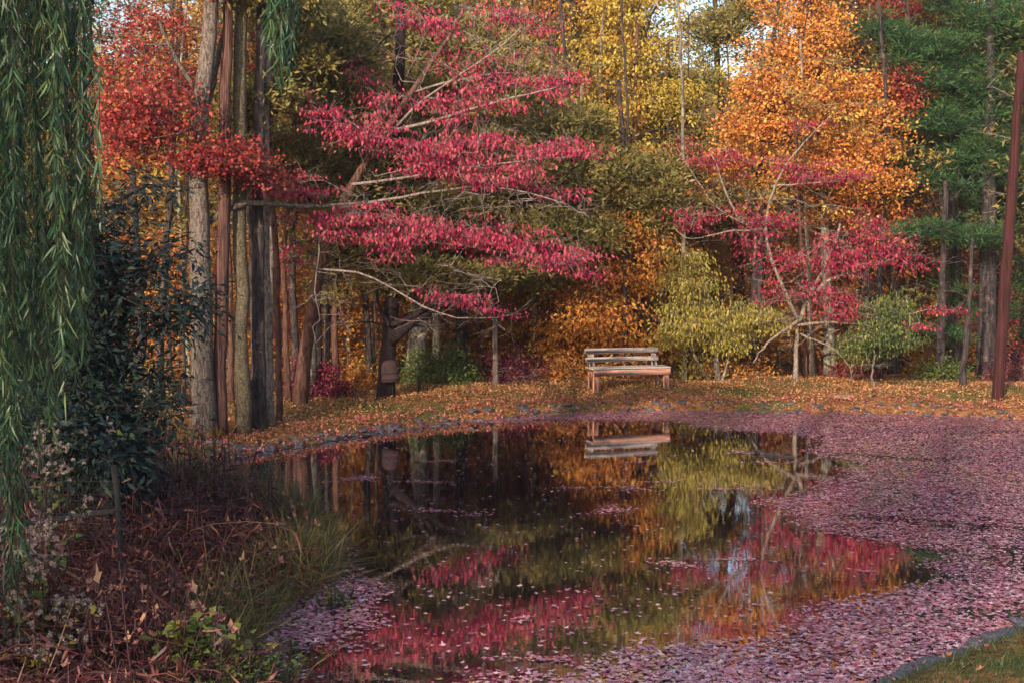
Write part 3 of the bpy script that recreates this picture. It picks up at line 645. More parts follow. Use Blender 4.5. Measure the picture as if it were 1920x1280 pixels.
# bare slender trunks one can tell apart (foot x,y ; top x,y ; Y ; radius ; bark ; label)
TR = [(572 + 210, 742, 800, 380, 29, .20, 'bark_grey', 'thick grey trunk flaring at the foot behind the rusty bucket'),
      (1003, 716, 1001, 420, 30.5, .10, 'bark_lichen', 'pale yellow-lichened trunk behind the red bush'),
      (1029, 712, 1025, 400, 32, .085, 'bark_grey', 'slim grey trunk just behind the yellow-lichened one'),
      (1076, 716, 1084, 420, 31, .07, 'bark_grey', 'thin grey-brown trunk near the left end of the bench'),
      (1556, 738, 1545, 420, 30, .12, 'bark_grey', 'stout grey trunk at the foot of the crimson dogwood'),
      (1524, 732, 1512, 380, 29.5, .055, 'bark_pale', 'pale slender stem touching the crimson dogwood'),
      (1508, 734, 1500, 450, 28.7, .045, 'bark_cedar', 'tan sapling stem in the crimson dogwood clump'),
      (1408, 726, 1420, 380, 30.5, .10, 'bark_dark', 'dark trunk behind the yellow-green tree'),
      (1672, 744, 1662, 420, 31, .11, 'bark_dark', 'dark trunk behind the olive-green sapling'),
      (1803, 750, 1822, 478, 27.5, .065, 'bark_dark', 'leaning bare brown trunk beside the red-brown pole'),
      (1760, 748, 1772, 380, 29.5, .10, 'bark_dark', 'forked black trunk under the bright pine bough'),
      (1728, 746, 1738, 420, 33, .08, 'bark_dark', 'thin black trunk against the russet brush'),
      (300, 782, 318, 400, 24, .07, 'bark_dark', 'thin dark trunk behind the split rail fence'),
      (262, 786, 252, 420, 25, .09, 'bark_dark', 'shaded trunk beside the split rail fence post'),
      (346, 778, 350, 440, 25, .035, 'bark_dark', 'wispy dark stem next to the tallest grey tree'),
      (610, 758, 612, 440, 28, .07, 'bark_dark', 'dark trunk behind the fuchsia bush'),
      (655, 752, 660, 440, 30, .06, 'bark_grey', 'grey stem beyond the fuchsia bush'),
      (700, 744, 703, 450, 29, .045, 'bark_pale', 'pale slender stem at the back of the bucket tree'),
      (905, 724, 903, 440, 32, .08, 'bark_dark', 'dark trunk behind the weathered wooden post'),
      (1160, 716, 1150, 420, 33, .10, 'bark_dark', 'dark trunk rising behind the bench back')]
for i, (x0, y0, x1, y1, Y, r, b, lab) in enumerate(TR):
    gg = rs(100 + i); top = at(x1, y1, Y); p0 = pxpath([(x0, y0)], Y)[0]; p2 = top + (top - p0) * (.12 if x0 > 1700 else .9)
    mid = (p0 + top) / 2 + gg.normal(size=3) * [.05, .05, 0]
    n = 40; hh = gg.uniform(.55, 1.0, (n, 1)); Cc = p0 + (p2 - p0) * hh + gg.normal(size=(n, 3)) * [.9, .9, .35]
    tree('slender_tree', lab, 'tree', [p0, mid, top, p2], r, r * .5, Cc, ['beech', 'hickory', 'cedar'][i % 3], [M['russet'], M['gold'], M['olive']][i % 3] if Y < 40 and not (1700 < x0 < 1830) else None, M[b], 100 + i, twig=4, flare=1.25)

for i, px in enumerate((322, 352, 432, 474, 498, 540, 556, 585, 625)):
    gl = rs(950 + i); Y = gl.uniform(23.5, 28.5); x = (px - CX) / F * Y; z = g1(x, Y); r_ = gl.uniform(.035, .07)
    Cc = np.array([x, Y, z]) + np.array([gl.normal(size=14) * .5, gl.normal(size=14) * .5, gl.uniform(1.8, 6.5, 14)]).T
    tree('bare_tree', 'slim dim trunk packed behind the trunk row on the left bank', 'tree', [(x, Y, z), (x + gl.normal() * .08, Y, z + 2.5), (x + gl.normal() * .15, Y, z + 5), (x + gl.normal() * .3, Y, z + 8)], r_, r_ * .5, Cc, 'maple', None, M[['bark_dark', 'bark_grey', 'bark_red'][i % 3]], 950 + i, group='slim trunks behind the trunk row', twig=4)
g0 = rs(900)
for i in range(30):
    px = 590 + 1200 * (i + g0.uniform(.1, .9)) / 30; Y = g0.uniform(28.8, 36); x = (px - CX) / F * Y; z = g1(x, Y); r_ = g0.uniform(.03, .085); ln = g0.normal() * .03
    zone = 'behind the pink dogwood' if px < 950 else ('around the bench' if px < 1320 else ('behind the crimson dogwood' if px < 1640 else 'below the pine boughs'))
    pth = [(x, Y, z), (x + ln * 2, Y, z + 2.5), (x + ln * 6 + g0.normal() * .15, Y, z + 5), (x + ln * 9, Y, z + 8)]
    Cc = np.array([x, Y, z]) + np.array([g0.normal(size=14) * .6, g0.normal(size=14) * .6, g0.uniform(1.6, 7, 14)]).T
    tree('bare_tree', f'slim nearly leafless trunk at the wood edge {zone}', 'tree', pth, r_, r_ * .45, Cc, 'maple', None, M[['bark_dark', 'bark_grey', 'bark_dark', 'bark_red'][i % 4]], 900 + i, group=f'slim leafless trunks {zone}', twig=4)
# ------------------------------------------------------------------ forest behind: a few kinds, copied with their parts
def copy_tree(o, loc, rz, sc, label, group):
    c = o.copy(); COL.objects.link(c); c.location = loc; c.rotation_euler = (0, 0, rz); c.scale = (sc, sc, sc); c["label"] = label; c["group"] = group
    for ch in list(o.children):
        d = ch.copy(); COL.objects.link(d); d.parent = c
    return c
def ball(specs, g):
    out = []
    for (x, y, z, r, h, n) in specs:
        v = nrm(g.normal(size=(n, 3))) * (g.uniform(0, 1, (n, 1)) ** .4); out.append(np.array([x, y, z]) + v * [r, r, h])
    return np.concatenate(out)
KINDS = {
 'orange': dict(name='beech_tree', style='beech', mat='russet', bark='bark_grey', spec=[(0, 0, 6.5, 2.4, 3.2, 330), (.8, .5, 4, 1.8, 1.4, 130), (-1, -.3, 4.5, 1.6, 1.6, 120), (.2, 0, 9.5, 1.6, 1.6, 110)], h=10.5, r=.13, desc='russet orange beech'),
 'gold': dict(name='hickory_tree', style='hickory', mat='gold', bark='bark_dark', spec=[(0, 0, 8, 2.2, 3.2, 330), (1, 0, 5, 1.5, 1.2, 90), (-.8, .4, 10.5, 1.6, 1.6, 130)], h=12, r=.15, desc='golden-leaved hickory'),
 'cedar': dict(name='cedar_tree', style='cedar', mat='olive', bark='bark_dark', spec=[(0, 0, 4.5, 1.9, 2.6, 300), (0, 0, 8, 1.4, 3.0, 240), (0, 0, 11, .8, 1.6, 60)], h=12.5, r=.12, desc='dull green cedar'),
 'brown': dict(name='oak_tree', style='maple', mat='orange', bark='bark_dark', spec=[(0, 0, 7.5, 2.6, 2.6, 300), (1.2, .4, 10, 1.8, 1.8, 150), (-1.1, 0, 9.5, 1.8, 2, 150)], h=12, r=.17, desc='orange-brown oak'),
 'sapling': dict(name='beech_sapling', style='beech', mat='russet', bark='bark_grey', spec=[(0, 0, 1.5, 1.1, 1.1, 90), (.3, 0, 3.0, 1.1, .9, 80), (-.3, .1, .8, 1.1, .5, 35)], h=4.2, r=.035, desc='low russet sapling'),
 'redsapling': dict(name='sumac_sapling', style='small', mat='redorange', bark='bark_grey', spec=[(0, 0, 1.3, .9, .9, 80), (.3, 0, 2.3, .7, .7, 45)], h=3, r=.03, desc='low red sapling'),
}
PROTO = {}
for i, (k, d) in enumerate(KINDS.items()):
    g = rs(200 + i); ph = []
    path = [(0, 0, 0), (g.normal() * .12, g.normal() * .12, d['h'] * .35), (g.normal() * .25, g.normal() * .25, d['h'] * .7), (g.normal() * .3, 0, d['h'])]
    PROTO[k] = tree(d['name'], 'x', 'tree', path, d['r'], d['r'] * .25, ball(d['spec'], g), d['style'], M[d['mat']], M[d['bark']], 200 + i, per=int(STY[d['style']][0] * (.5 if 'sap' not in k else .9)), leafscale=1.25 if 'sap' not in k else .95, twig=2)
used = set()
ZONES = [(0, 360, 'left of the tallest grey tree'), (360, 560, 'behind the row of trunks on the left bank'), (560, 900, 'behind the pink dogwood'), (900, 1100, 'behind the weathered wooden post'), (1100, 1300, 'behind the bench'),
         (1300, 1560, 'behind the yellow-green tree'), (1560, 1760, 'behind the orange maple'), (1760, 2300, 'behind the red-brown pole')]
def put(k, px, Y, sc=1.0, seed=0):
    g = rs(int(px * 7 + Y * 13 + seed)); x = (px - CX) / F * Y
    zone = next((z for a, b, z in ZONES if a <= px < b), 'beyond the left edge of the pond')
    far = 'deep in the wood' if Y > 44 else ('farther back' if Y > 37 else 'at the wood edge')
    lab = f"{KINDS[k]['desc']} {far} {zone}"; grp = f"{KINDS[k]['desc']}s {far} {zone}"
    loc = (x, Y, g1(x, Y) - .05); rz = g.uniform(0, 6.28); sc *= g.uniform(.88, 1.12)
    if k not in used:
        o = PROTO[k]; o.location = loc; o.rotation_euler = (0, 0, rz); o.scale = (sc, sc, sc); o["label"] = lab; o["group"] = grp; used.add(k); return o
    return copy_tree(PROTO[k], loc, rz, sc, lab, grp)
BG = [('orange', 190, 30, .7), ('orange', 275, 35, .72), ('brown', 330, 39), ('cedar', 150, 33), ('cedar', 90, 37), ('gold', 215, 44, .7), ('orange', 60, 42), ('orange', 440, 36), ('gold', 380, 45),
      ('cedar', 540, 32), ('cedar', 480, 38), ('brown', 560, 44), ('cedar', 620, 30.5), ('orange', 660, 36), ('cedar', 700, 33, .6), ('orange', 800, 39), ('cedar', 700, 44), ('gold', 870, 45), ('orange', 760, 52), ('cedar', 800, 34),
      ('cedar', 940, 34), ('orange', 960, 38), ('brown', 1010, 36), ('cedar', 1040, 43), ('gold', 1090, 40), ('orange', 1060, 34.5), ('gold', 1180, 38), ('orange', 1150, 46), ('cedar', 1235, 35, .62), ('gold', 1262, 37, .62), ('brown', 1200, 50, .8),
      ('orange', 1330, 38, .62), ('cedar', 1440, 37, .6), ('orange', 1460, 46, .75), ('brown', 1500, 36), ('orange', 1560, 40), ('cedar', 1600, 35), ('orange', 1650, 36), ('cedar', 1700, 38), ('orange', 1740, 43), ('brown', 1790, 38), ('cedar', 1840, 34), ('cedar', 1900, 34),
      ('cedar', 1960, 31), ('orange', 1870, 45), ('cedar', 2010, 36), ('orange', -30, 38), ('cedar', -60, 30), ('cedar', 1760, 52), ('orange', 320, 55), ('gold', 540, 55), ('brown', 1000, 55), ('orange', 1600, 54), ('cedar', 20, 31), ('orange', 2040, 42)]
BG += [('orange', 860, 33, .5), ('orange', 1000, 33, .5), ('orange', 780, 34, .55), ('orange', 650, 33, .5), ('brown', 930, 42), ('orange', 520, 31, .5), ('orange', 1300, 33, .5), ('orange', 930, 31, .4), ('orange', 1070, 32, .45)]
for b in BG: put(*b)
g = rs(300)
for i in range(52):
    px = g.uniform(40, 1960); Y = g.uniform(30.5, 43)
    put('redsapling' if g.random() < .2 else 'sapling', px, Y, g.uniform(.6, 1.1), i)

for i, (px, Y, s_) in enumerate([(640, 30, .9), (700, 31, .8), (770, 31.2, 1.0), (850, 32, 1.1), (900, 30.5, .8), (950, 32, 1.0), (1020, 33, 1.1), (1050, 30.8, .7), (1100, 31.5, .9), (1150, 30.4, .75), (1190, 31.5, .9), (1240, 31, .8), (430, 27, .8), (330, 29, .9), (1560, 32, .8), (1720, 33, 1.0), (1600, 33, .9), (1480, 32, .8)]): put('sapling', px, Y, s_, 500 + i)
def far_forest():
    g = rs(31); n = 4600; x = g.uniform(-46, 46, n); Y = g.uniform(52, 96, n); z = gz(np.stack([x, Y], 1)) + g.uniform(0, 1, n) ** 1.2 * (10.2 + 2.6 * np.sin(x * .55 + 1) * np.sin(x * .21 + Y * .1))
    # leave the few ragged sky openings of the canopy
    C = np.stack([x, Y, z], 1); kk = keep(np.column_stack([C[:, :2], C[:, 2]])); x, Y, C = kk[:, 0], kk[:, 1], kk; V, Q, T = cloud(C, 'beech', g, 3.0, 26)
    mats = [M['russet'], M['olive'], M['gold']]
    cells = (np.floor(x / 5.5) * 7 + np.floor(Y / 9) * 5).astype(int) % 5; mi = np.repeat(np.array([0, 1, 2, 0, 1])[cells], 26)
    me = mesh_from('distant_forest', V, Q, tint=T); o = link('distant_forest', me, mats); me.polygons.foreach_set("material_index", mi.astype(np.int32))
    tag(o, 'far-off mass of autumn woodland closing the view behind the trees', 'woodland', kind='stuff')
far_forest()

# ------------------------------------------------------------------ bushes at the wood edge
def bush(name, label, px, py, rx, h, Y, style, mat, seed, n=90, per=None, scale=1., group=None, stems=6, barkm='bark_grey'):
    g = rs(seed); x = (px - CX) / F * Y; z = g1(x, Y); R_ = rx / F * Y; root = empty(name, (x, Y, z), label, 'bush', group)
    v = nrm(g.normal(size=(n, 3))) * (g.uniform(0, 1, (n, 1)) ** .5); v[:, 2] = np.abs(v[:, 2])
    C = v * [R_, R_ * .7, h] + [0, 0, .05]
    lobes = g.normal(size=(5, 3)) * [R_ * .5, R_ * .3, 0]; C[:, 2] *= 1 - .45 * np.abs(np.sin(C[:, 0] * 4 / R_ + seed))
    mb = MB()
    for k in range(len(C)):
        b = np.array([g.normal() * R_ * .25, g.normal() * R_ * .15, -.05]); m = (b + C[k]) / 2 + [0, 0, .08 * h] + g.normal(size=3) * .04
        mb.frusta([b, m], [m, C[k]], [.008, .006], [.006, .003], 4)
    mb.build('stems', M[barkm], root)
    V, Q, T = cloud(C, style, g, scale, per); link('foliage', mesh_from('foliage', V, Q, tint=T), M[mat], root)
bush('shrub', 'dense dark green shrub behind the black metal stake', 825, 0, 75, 1.0, 28.2, 'bush', 'green', 401, 230)
bush('shrub', 'tangled brown-red brush around the weathered wooden post', 965, 0, 70, .85, 28.6, 'bush', 'fuchsia', 402, 150, 14)
bush('shrub', 'rust-coloured brush between the post and the bench', 1055, 0, 50, .65, 28.8, 'bush', 'russet', 403, 110, 14)
bush('shrub', 'fuchsia-leaved bush behind the leaning dogwood trunk', 590, 0, 60, .75, 25.6, 'bush', 'fuchsia', 404, 170)
bush('shrub', 'orange-leaved brush right behind the bench', 1170, 0, 75, .95, 29.2, 'beech', 'russet', 405, 90, 18, .8)
bush('shrub', 'brown twiggy thicket under the yellow-green tree', 1370, 0, 90, .7, 29.2, 'bush', 'russet', 406, 190, 12)
bush('shrub', 'reddish brush behind the stout grey trunk', 1600, 0, 60, .6, 30, 'bush', 'redorange', 407, 110, 16)
bush('shrub', 'low green brush at the foot of the pines', 1770, 0, 60, .45, 29.5, 'bush', 'green', 408, 100)
bush('shrub', 'dim olive brush behind the split rail fence', 230, 0, 90, 1.1, 25, 'bush', 'olive', 409, 200)
bush('shrub', 'shaded russet brush filling the gap left of the tallest grey tree', 320, 0, 60, 1.3, 26, 'beech', 'russet', 410, 70, 18, .7)
bush('shrub', 'orange-red brush to the left of the bucket tree', 660, 0, 50, .8, 27.5, 'bush', 'russet', 411, 130, 16)
bush('shrub', 'yellow-green brush behind the bucket tree', 700, 0, 50, .9, 29.5, 'bush', 'gold', 412, 120, 14)
bush('shrub', 'dark red brush beyond the red-brown pole', 1910, 0, 60, .9, 29.5, 'bush', 'fuchsia', 413, 120, 16)
bush('shrub', 'copper brush between the two slender pine-side trunks', 1720, 0, 50, .9, 31.5, 'beech', 'russet', 414, 90, 14)

# ================================================================== BENCH
def bench():
    x, y = (1178 - CX) / F * 27.1, 27.15; z = g1(x, y) - .01
    root = empty('park_bench', (x, y, z), 'weathered wooden bench with a two-board back on the far bank', 'bench', rz=R(15))
    def part(name, c, size, mat, rx=0., parent=root, bev=.006):
        mb = MB(); co, si = math.cos(rx), math.sin(rx); mb.box((0, 0, 0), size, [[1, 0, 0], [0, co, -si], [0, si, co]], bev)
        o = mb.build(name, M[mat], parent); o.location = c; return o
    W = 1.52
    for sx in (-1, 1):
        part('leg', (sx * (W / 2 - .06), -.20, .155), (.09, .09, .37), 'bench_leg')
        part('leg', (sx * (W / 2 - .10), .22, .155), (.09, .09, .37), 'bench_leg')
        part('side_rail', (sx * (W / 2 - .15), .01, .315), (.045, .46, .10), 'bench_red')
        part('back_post', (sx * (W / 2 - .13), .268, .545), (.095, .045, .44), 'bench_grey', R(-10))
    ap = part('apron', (0, -.262, .345), (W, .04, .105), 'bench_red')
    for k in range(3): part('seat_board', (0, -.205 + k * .15, .418), (W + .02, .14, .038), 'bench_grey')
    part('back_board', (-.03, .222, .555), (W - .06, .035, .092), 'bench_grey', R(-10))
    part('back_board', (-.035, .250, .715), (W - .05, .035, .098), 'bench_grey', R(-10))
    mb = MB(); mb.box((0, 0, 0), (.055, .006, .03), None, .002); o = mb.build('sticker', M['sticker'], ap); o.location = (-.02, -.0235, .005)
bench()

# ------------------------------------------------------------------ bucket, posts, pole, fence, hose, stick
def bucket():
    c = at(733, 692, 25.45); root = empty('rusty_bucket', (c[0], c[1], c[2] - .2), 'rusty upside-down bucket hanging on the dark cedar trunk', 'bucket')
    mb = MB(); prof = [(.0, .43), (.06, .425), (.12, .40), (.155, .36), (.17, .30), (.178, .20), (.183, .19), (.18, .17), (.185, .08), (.192, .07), (.19, .04), (.198, .0), (.185, .0), (.17, .1), (.16, .3), (.0, .40)]
    mb.lathe(prof, k=28); o = mb.build('shell', M['rust'], root, smooth=True); o.scale = (.86, .86, .86)
    o.rotation_euler = (R(4), R(-5), 0)
    for zz, r in ((.18, .186), (.055, .196)):
        mb = MB(); mb.lathe([(r - .012, zz - .012), (r + .004, zz - .012), (r + .006, zz), (r + .004, zz + .012), (r - .012, zz + .012)], k=28)
        h = mb.build('hoop', M['black'], o, smooth=True)
    mb = MB(); mb.tube([(.02, .0, .38), (.03, .0, .1), (.03, .0, -.1), (.035, 0, -.26)], .008, 6); mb.tube([(.02, 0, .40), (.0, .10, .46), (-.02, .2, .48)], .008, 6); mb.build('hanging_wire', M['black'], root)
bucket()
def post(name, label, cat, a, b, Y, r, mat, top=None, k=10):
    p0 = pxpath([a], Y)[0]; p1 = at(b[0], b[1], Y); g = rs(5)
    mb = MB(); P = trunk_path([p0 - [0, 0, .2], (p0 + p1) / 2, p1], 10, .004, g); mb.tube(P, np.linspace(r, r * .88, 10), k, .05, 3)
    return tag(mb.build(name, M[mat], None, (0, 0, 0), smooth=True), label, cat)
post('wooden_post', 'weathered round wooden post rising out of the reddish brush', 'post', (929, 726), (928, 595), 28, .062, 'greywood')
post('metal_stake', 'short black metal stake in front of the dark green shrub', 'post', (786, 740), (785, 678), 26.6, .03, 'black', k=6)
def pole():
    p0 = pxpath([(1870, 754)], 26)[0]; pts = [p0] + [at(x, y, 26) for x, y in ((1879, 620), (1889, 480), (1899, 330), (1909, 190), (1916, 98))]
    root = empty('wooden_pole', p0, 'tall red-brown wooden pole leaning at the right end of the far bank', 'pole')
    mb = MB(); P = trunk_path([p0 - [0, 0, .3]] + pts, 24, .006, rs(6)); mb.tube(P, np.linspace(.112, .078, 24), 16, .06, 8); mb.build('shaft', M['polewood'], root, p0, smooth=True)
pole()
def twigs_tree():
    # bare twiggy sapling whose stems reach past the pole
    g = rs(77); C = np.concatenate([at(g.uniform(1850, 1990, 30), g.uniform(120, 420, 30), 27 + g.uniform(-.4, .6, 30))])
    tree('bare_sapling', 'bare leafless sapling whose twigs cross behind the red-brown pole', 'tree', pxpath([(1990, 760), (1985, 600), (1975, 400), (1960, 250)], 27.2), .05, .02, C, 'bush', None, M['bark_pale'], 77, twig=3)
twigs_tree()
def rail_fence():
    Y = 22.0; root = empty('rail_fence', at(255, 800, Y), 'dark split rail fence half hidden behind the leathery shrub', 'fence'); o0 = np.array(root.location)
    for px in (205, 272, 150): 
        p = pxpath([(px, 800)], Y)[0]; t = at(px + 2, 706, Y); mb = MB(); mb.tube(trunk_path([p - [0, 0, .1], t], 6), .06, 8, .12, 4); mb.build('fence_post', M['greywood'], root, o0, smooth=True)
    for (x0, y0, x1, y1) in ((150, 722, 272, 718), (150, 762, 210, 758), (200, 790, 275, 793), (60, 764, 150, 762)):
        mb = MB(); mb.tube(trunk_path([at(x0, y0, Y - .08), at((x0 + x1) / 2, (y0 + y1) / 2 - 2, Y - .08), at(x1, y1, Y - .08)], 8, .006, rs(3)), .035, 7, .12, 4); mb.build('rail', M['bark_dark'], root, o0, smooth=True)
rail_fence()
def hose():
    pts = []
    for px in range(350, 545, 12):
        q = onz(px, 792 - 2 * math.sin(px * .05), .32); pts.append((q[0], 20.9 + .12 * math.sin(px * .04), g1(q[0], 20.9 + .12 * math.sin(px * .04)) + .03))
    mb = MB(); mb.tube(pts, .013, 6); tag(mb.build('garden_hose', M['hose'], None, smooth=True), 'thin blue hose lying at the foot of the tallest grey tree', 'hose')
hose()
def stick():
    a = onz(1600, 774, .0); b = at(1640, 740, a[1] + .5); mb = MB(); mb.tube(trunk_path([a - [0, 0, .05], (a + b) / 2 + [.03, 0, .03], b], 8, .01, rs(1)), np.linspace(.03, .02, 8), 7, .1, 2)
    tag(mb.build('fallen_stick', M['bark_dark'], None, smooth=True), 'dark stick leaning out of the water at the far right bank', 'stick')
stick()
def log():
    mb = MB(); a = onz(1415, 850, 0); b = onz(1500, 858, 0)
    mb.tube(trunk_path([a + [0, .1, .02], (a + b) / 2 + [0, 0, .0], b + [0, -.1, -.02]], 10, .01, rs(4)), np.array([.02, .03, .045, .05, .05, .045, .04, .03, .02, .01]), 10, .2, 5)
    tag(mb.build('sunken_log', M['bark_dark'], None, smooth=True), 'grey waterlogged branch lying flat in the pond by the leaf mat', 'log')
log()

# ================================================================== STONES
def stone_mesh(seed):
    g = rs(seed); import bmesh
    bm = bmesh.new(); bmesh.ops.create_icosphere(bm, subdivisions=2, radius=1)
    ph = g.uniform(0, 6, 6); s = [g.uniform(.8, 1.3), g.uniform(.6, 1), g.uniform(.32, .6)]
    for v in bm.verts:
        c = v.co; k = 1 + .18 * math.sin(2.3 * c.x + ph[0]) * math.sin(2.9 * c.y + ph[1]) + .12 * math.sin(4.7 * c.z + ph[2] + c.x * 3) + g.uniform(-.05, .05)
        v.co = Vector((c.x * k * s[0], c.y * k * s[1], min(c.z * k, .62 + .1 * math.sin(3 * c.x + ph[3])) * s[2]))
    me = bpy.data.meshes.new('stone'); bm.to_mesh(me); bm.free(); me.materials.append(M['slate']); return me
SM = [stone_mesh(500 + i) for i in range(8)]
def stones():
    g = rs(21); far = np.array([onz(*p)[:2] for p in far_px[::-1]])
    seg = np.linalg.norm(np.diff(far, axis=0), axis=1); s = np.r_[0, np.cumsum(seg)]
    def run(poly, t, off): 
        s_ = np.r_[0, np.cumsum(np.linalg.norm(np.diff(poly, axis=0), axis=1))]
        x = np.interp(t * s_[-1], s_, poly[:, 0]); y = np.interp(t * s_[-1], s_, poly[:, 1]); return x, y + off
    for i in range(180):
        t = (i + g.uniform(0, 1)) / 180; x, y = run(far, t, g.uniform(-.12, .3)); px = CX + x / y * F
        zone = 'left curve of the far bank' if px < 640 else ('far bank below the pink dogwood' if px < 1050 else ('far bank in front of the bench' if px < 1340 else ('far bank below the crimson dogwood' if px < 1640 else 'far bank near the red-brown pole')))
        r = g.uniform(.04, .115) * (1.1 if px < 1100 else .8)
        o = bpy.data.objects.new('stone', SM[g.integers(8)]); COL.objects.link(o); o.location = (x, y, max(g1(x, y), -.02) + r * .12); o.scale = (r, r, r * g.uniform(.7, 1.3)); o.rotation_euler = (g.normal() * .15, g.normal() * .15, g.uniform(0, 6.28))
        tag(o, f'dark slate stone among the rock edging, {zone}', 'stone', f'edging stones, {zone}')
    near = np.array([onz(*p)[:2] for p in shore_px])
    for i in range(46):
        t = (i + g.uniform(0, 1)) / 46; x, y = run(near, t, -g.uniform(-.10, .22)); x += .05; r = g.uniform(.06, .15)
        o = bpy.data.objects.new('stone', SM[g.integers(8)]); COL.objects.link(o); o.location = (x, y, max(g1(x, y), -.02) + r * .1); o.scale = (r, r, r * .7); o.rotation_euler = (g.normal() * .15, g.normal() * .15, g.uniform(0, 6.28))
        tag(o, 'blue-grey stone edging the grassy near bank in the bottom corner', 'stone', 'edging stones of the grassy near bank')
    c = onz(1580, 757, .1); o = bpy.data.objects.new('stone', SM[2].copy()); COL.objects.link(o); o.data.materials[0] = M['pinkstone']; o.location = (c[0], c[1], g1(c[0], c[1]) + .05); o.scale = (.17, .12, .10)
    tag(o, 'broad pinkish stone set in the far bank beside the leaning stick', 'stone')
stones()

# ================================================================== LEAF LITTER, GRASS, FLOATING LEAVES
LEAF7 = None
def flat_leaves(P, size, g, tilt=.15, lobes=True):
    """small lobed leaves lying nearly flat; P Nx3"""
    n = len(P); k = 8
    an = np.arange(k) / k * 2 * math.pi; rr = np.where(np.arange(k) % 2 == 0, 1.0, .52) if lobes else np.ones(k)
    rr = rr * np.array([1.2, 1, .9, 1, .75, .9, .9, 1])
    rot = g.uniform(0, 6.28, n)[:, None]; R1 = rr[None] * g.uniform(.85, 1.15, (n, k)) * np.broadcast_to(size, n)[:, None] / 2 * np.array([1.0])
    asp = g.uniform(.55, 1, n)[:, None]; lx = R1 * np.cos(an); ly = R1 * np.sin(an) * asp
    x = lx * np.cos(rot) - ly * np.sin(rot); y = lx * np.sin(rot) + ly * np.cos(rot)
    tx = g.normal(size=(n, 1)) * tilt; ty = g.normal(size=(n, 1)) * tilt
    curl = g.uniform(0, 1, (n, 1)) * tilt * 2
    z = x * tx + y * ty + curl * (lx ** 2 + ly ** 2) / (np.broadcast_to(size, n)[:, None] * .5)
    V = np.stack([P[:, 0:1] + x, P[:, 1:2] + y, P[:, 2:3] + z], 2)
    c = P[:, None]; V = np.concatenate([V, c], 1).reshape(-1, 3)
    i = np.arange(k); t = np.stack([i, (i + 1) % k, np.full(k, k)], 1)
    T = (t[None] + (np.arange(n) * (k + 1))[:, None, None]).reshape(-1, 3)
    return V, T, k
OPEN = np.array([onz(*p)[:2] for p in [(300, 890), (440, 852), (560, 832), (700, 812), (850, 795), (1000, 790), (1120, 786), (1260, 788), (1330, 800), (1400, 808), (1480, 812), (1560, 826), (1520, 846), (1600, 868), (1560, 900), (1500, 925), (1440, 945), (1540, 985), (1620, 1008), (1690, 1022), (1770, 1042),
       (1740, 1062), (1790, 1078), (1700, 1096), (1640, 1122), (1520, 1156), (1440, 1190), (1330, 1205), (1180, 1232), (1020, 1262), (800, 1300), (560, 1300), (560, 1225), (690, 1165), (700, 1100), (600, 1000), (450, 940)]])
def floating():
    g = rs(41); x0, y0 = POND.min(0); x1, y1 = POND.max(0)
    n = 480000; P = np.stack([g.uniform(x0, x1, n), g.uniform(y0, y1, n)], 1)
    d = sdist(P, POND); k = (d < -.0) & (P[:, 1] < 27.5) & (P[:, 0] < 11.5); P = P[k]
    s = sdist(P, OPEN)
    # density: full outside the open water, ragged edge, a few rafts inside
    nz = np.sin(P[:, 0] * 1.9 + np.sin(P[:, 1] * 1.3) * 2) * np.sin(P[:, 1] * 2.7 + P[:, 0]) 
    dens = ss(-.25, .25, s + nz * .14)
    raft = np.zeros(len(P))
    for _ in range(34):
        c = np.array([g.uniform(-2.5, 4.5), 10.2 + 12 * g.uniform() ** 1.5]); r = g.uniform(.04, .16)
        dx, dy = (P[:, 0] - c[0]) / (r * 1.9), (P[:, 1] - c[1]) / r; an = np.arctan2(dy, dx); q = np.hypot(dx, dy) / (1 + .45 * np.sin(2 * an + r * 90) + .3 * np.sin(5 * an + r * 50)); raft = np.maximum(raft, .55 * (q < .8) + .16 * (q < 1.7))
    sc_ = .012 + .012 * (P[:, 1] < 13)
    thin = .9 - .28 * ss(0, 1, np.sin(P[:, 0] * 2.3 + P[:, 1] * 1.1) * np.sin(P[:, 1] * 1.7 - P[:, 0] * .6)) * (P[:, 1] < 15)
    streak = ss(.55, .95, np.sin(P[:, 0] * .9 + 1.7 * np.sin(P[:, 1] * 1.9) + 2 * np.sin(P[:, 0] * .37)) * np.sin(P[:, 1] * 3.1 + 1.3 * np.sin(P[:, 0] * 1.3))); thin = thin * (1 - .6 * streak); pr = np.maximum(np.maximum(dens * thin, raft), sc_); P = P[g.random(len(P)) < pr]
    n = len(P); z = g.uniform(.004, .014, n)
    V, T, k = flat_leaves(np.column_stack([P, z]), g.uniform(.026, .066, n) * (1 + .2 * (P[:, 1] < 13)), g, .07)
    t = np.repeat(np.clip(g.beta(1.6, 1.4, n) + .14 * np.sin(P[:, 0] * 1.1 + 2 * np.sin(P[:, 1] * .7)), 0, 1), k)
    o = link('floating_leaves', mesh_from('floating_leaves', V, tris=T, tint=t), M['float'])
    tag(o, 'carpet of mauve and pink fallen leaves floating on the pond', 'floating leaves', kind='stuff'); print('floating', n)
floating()
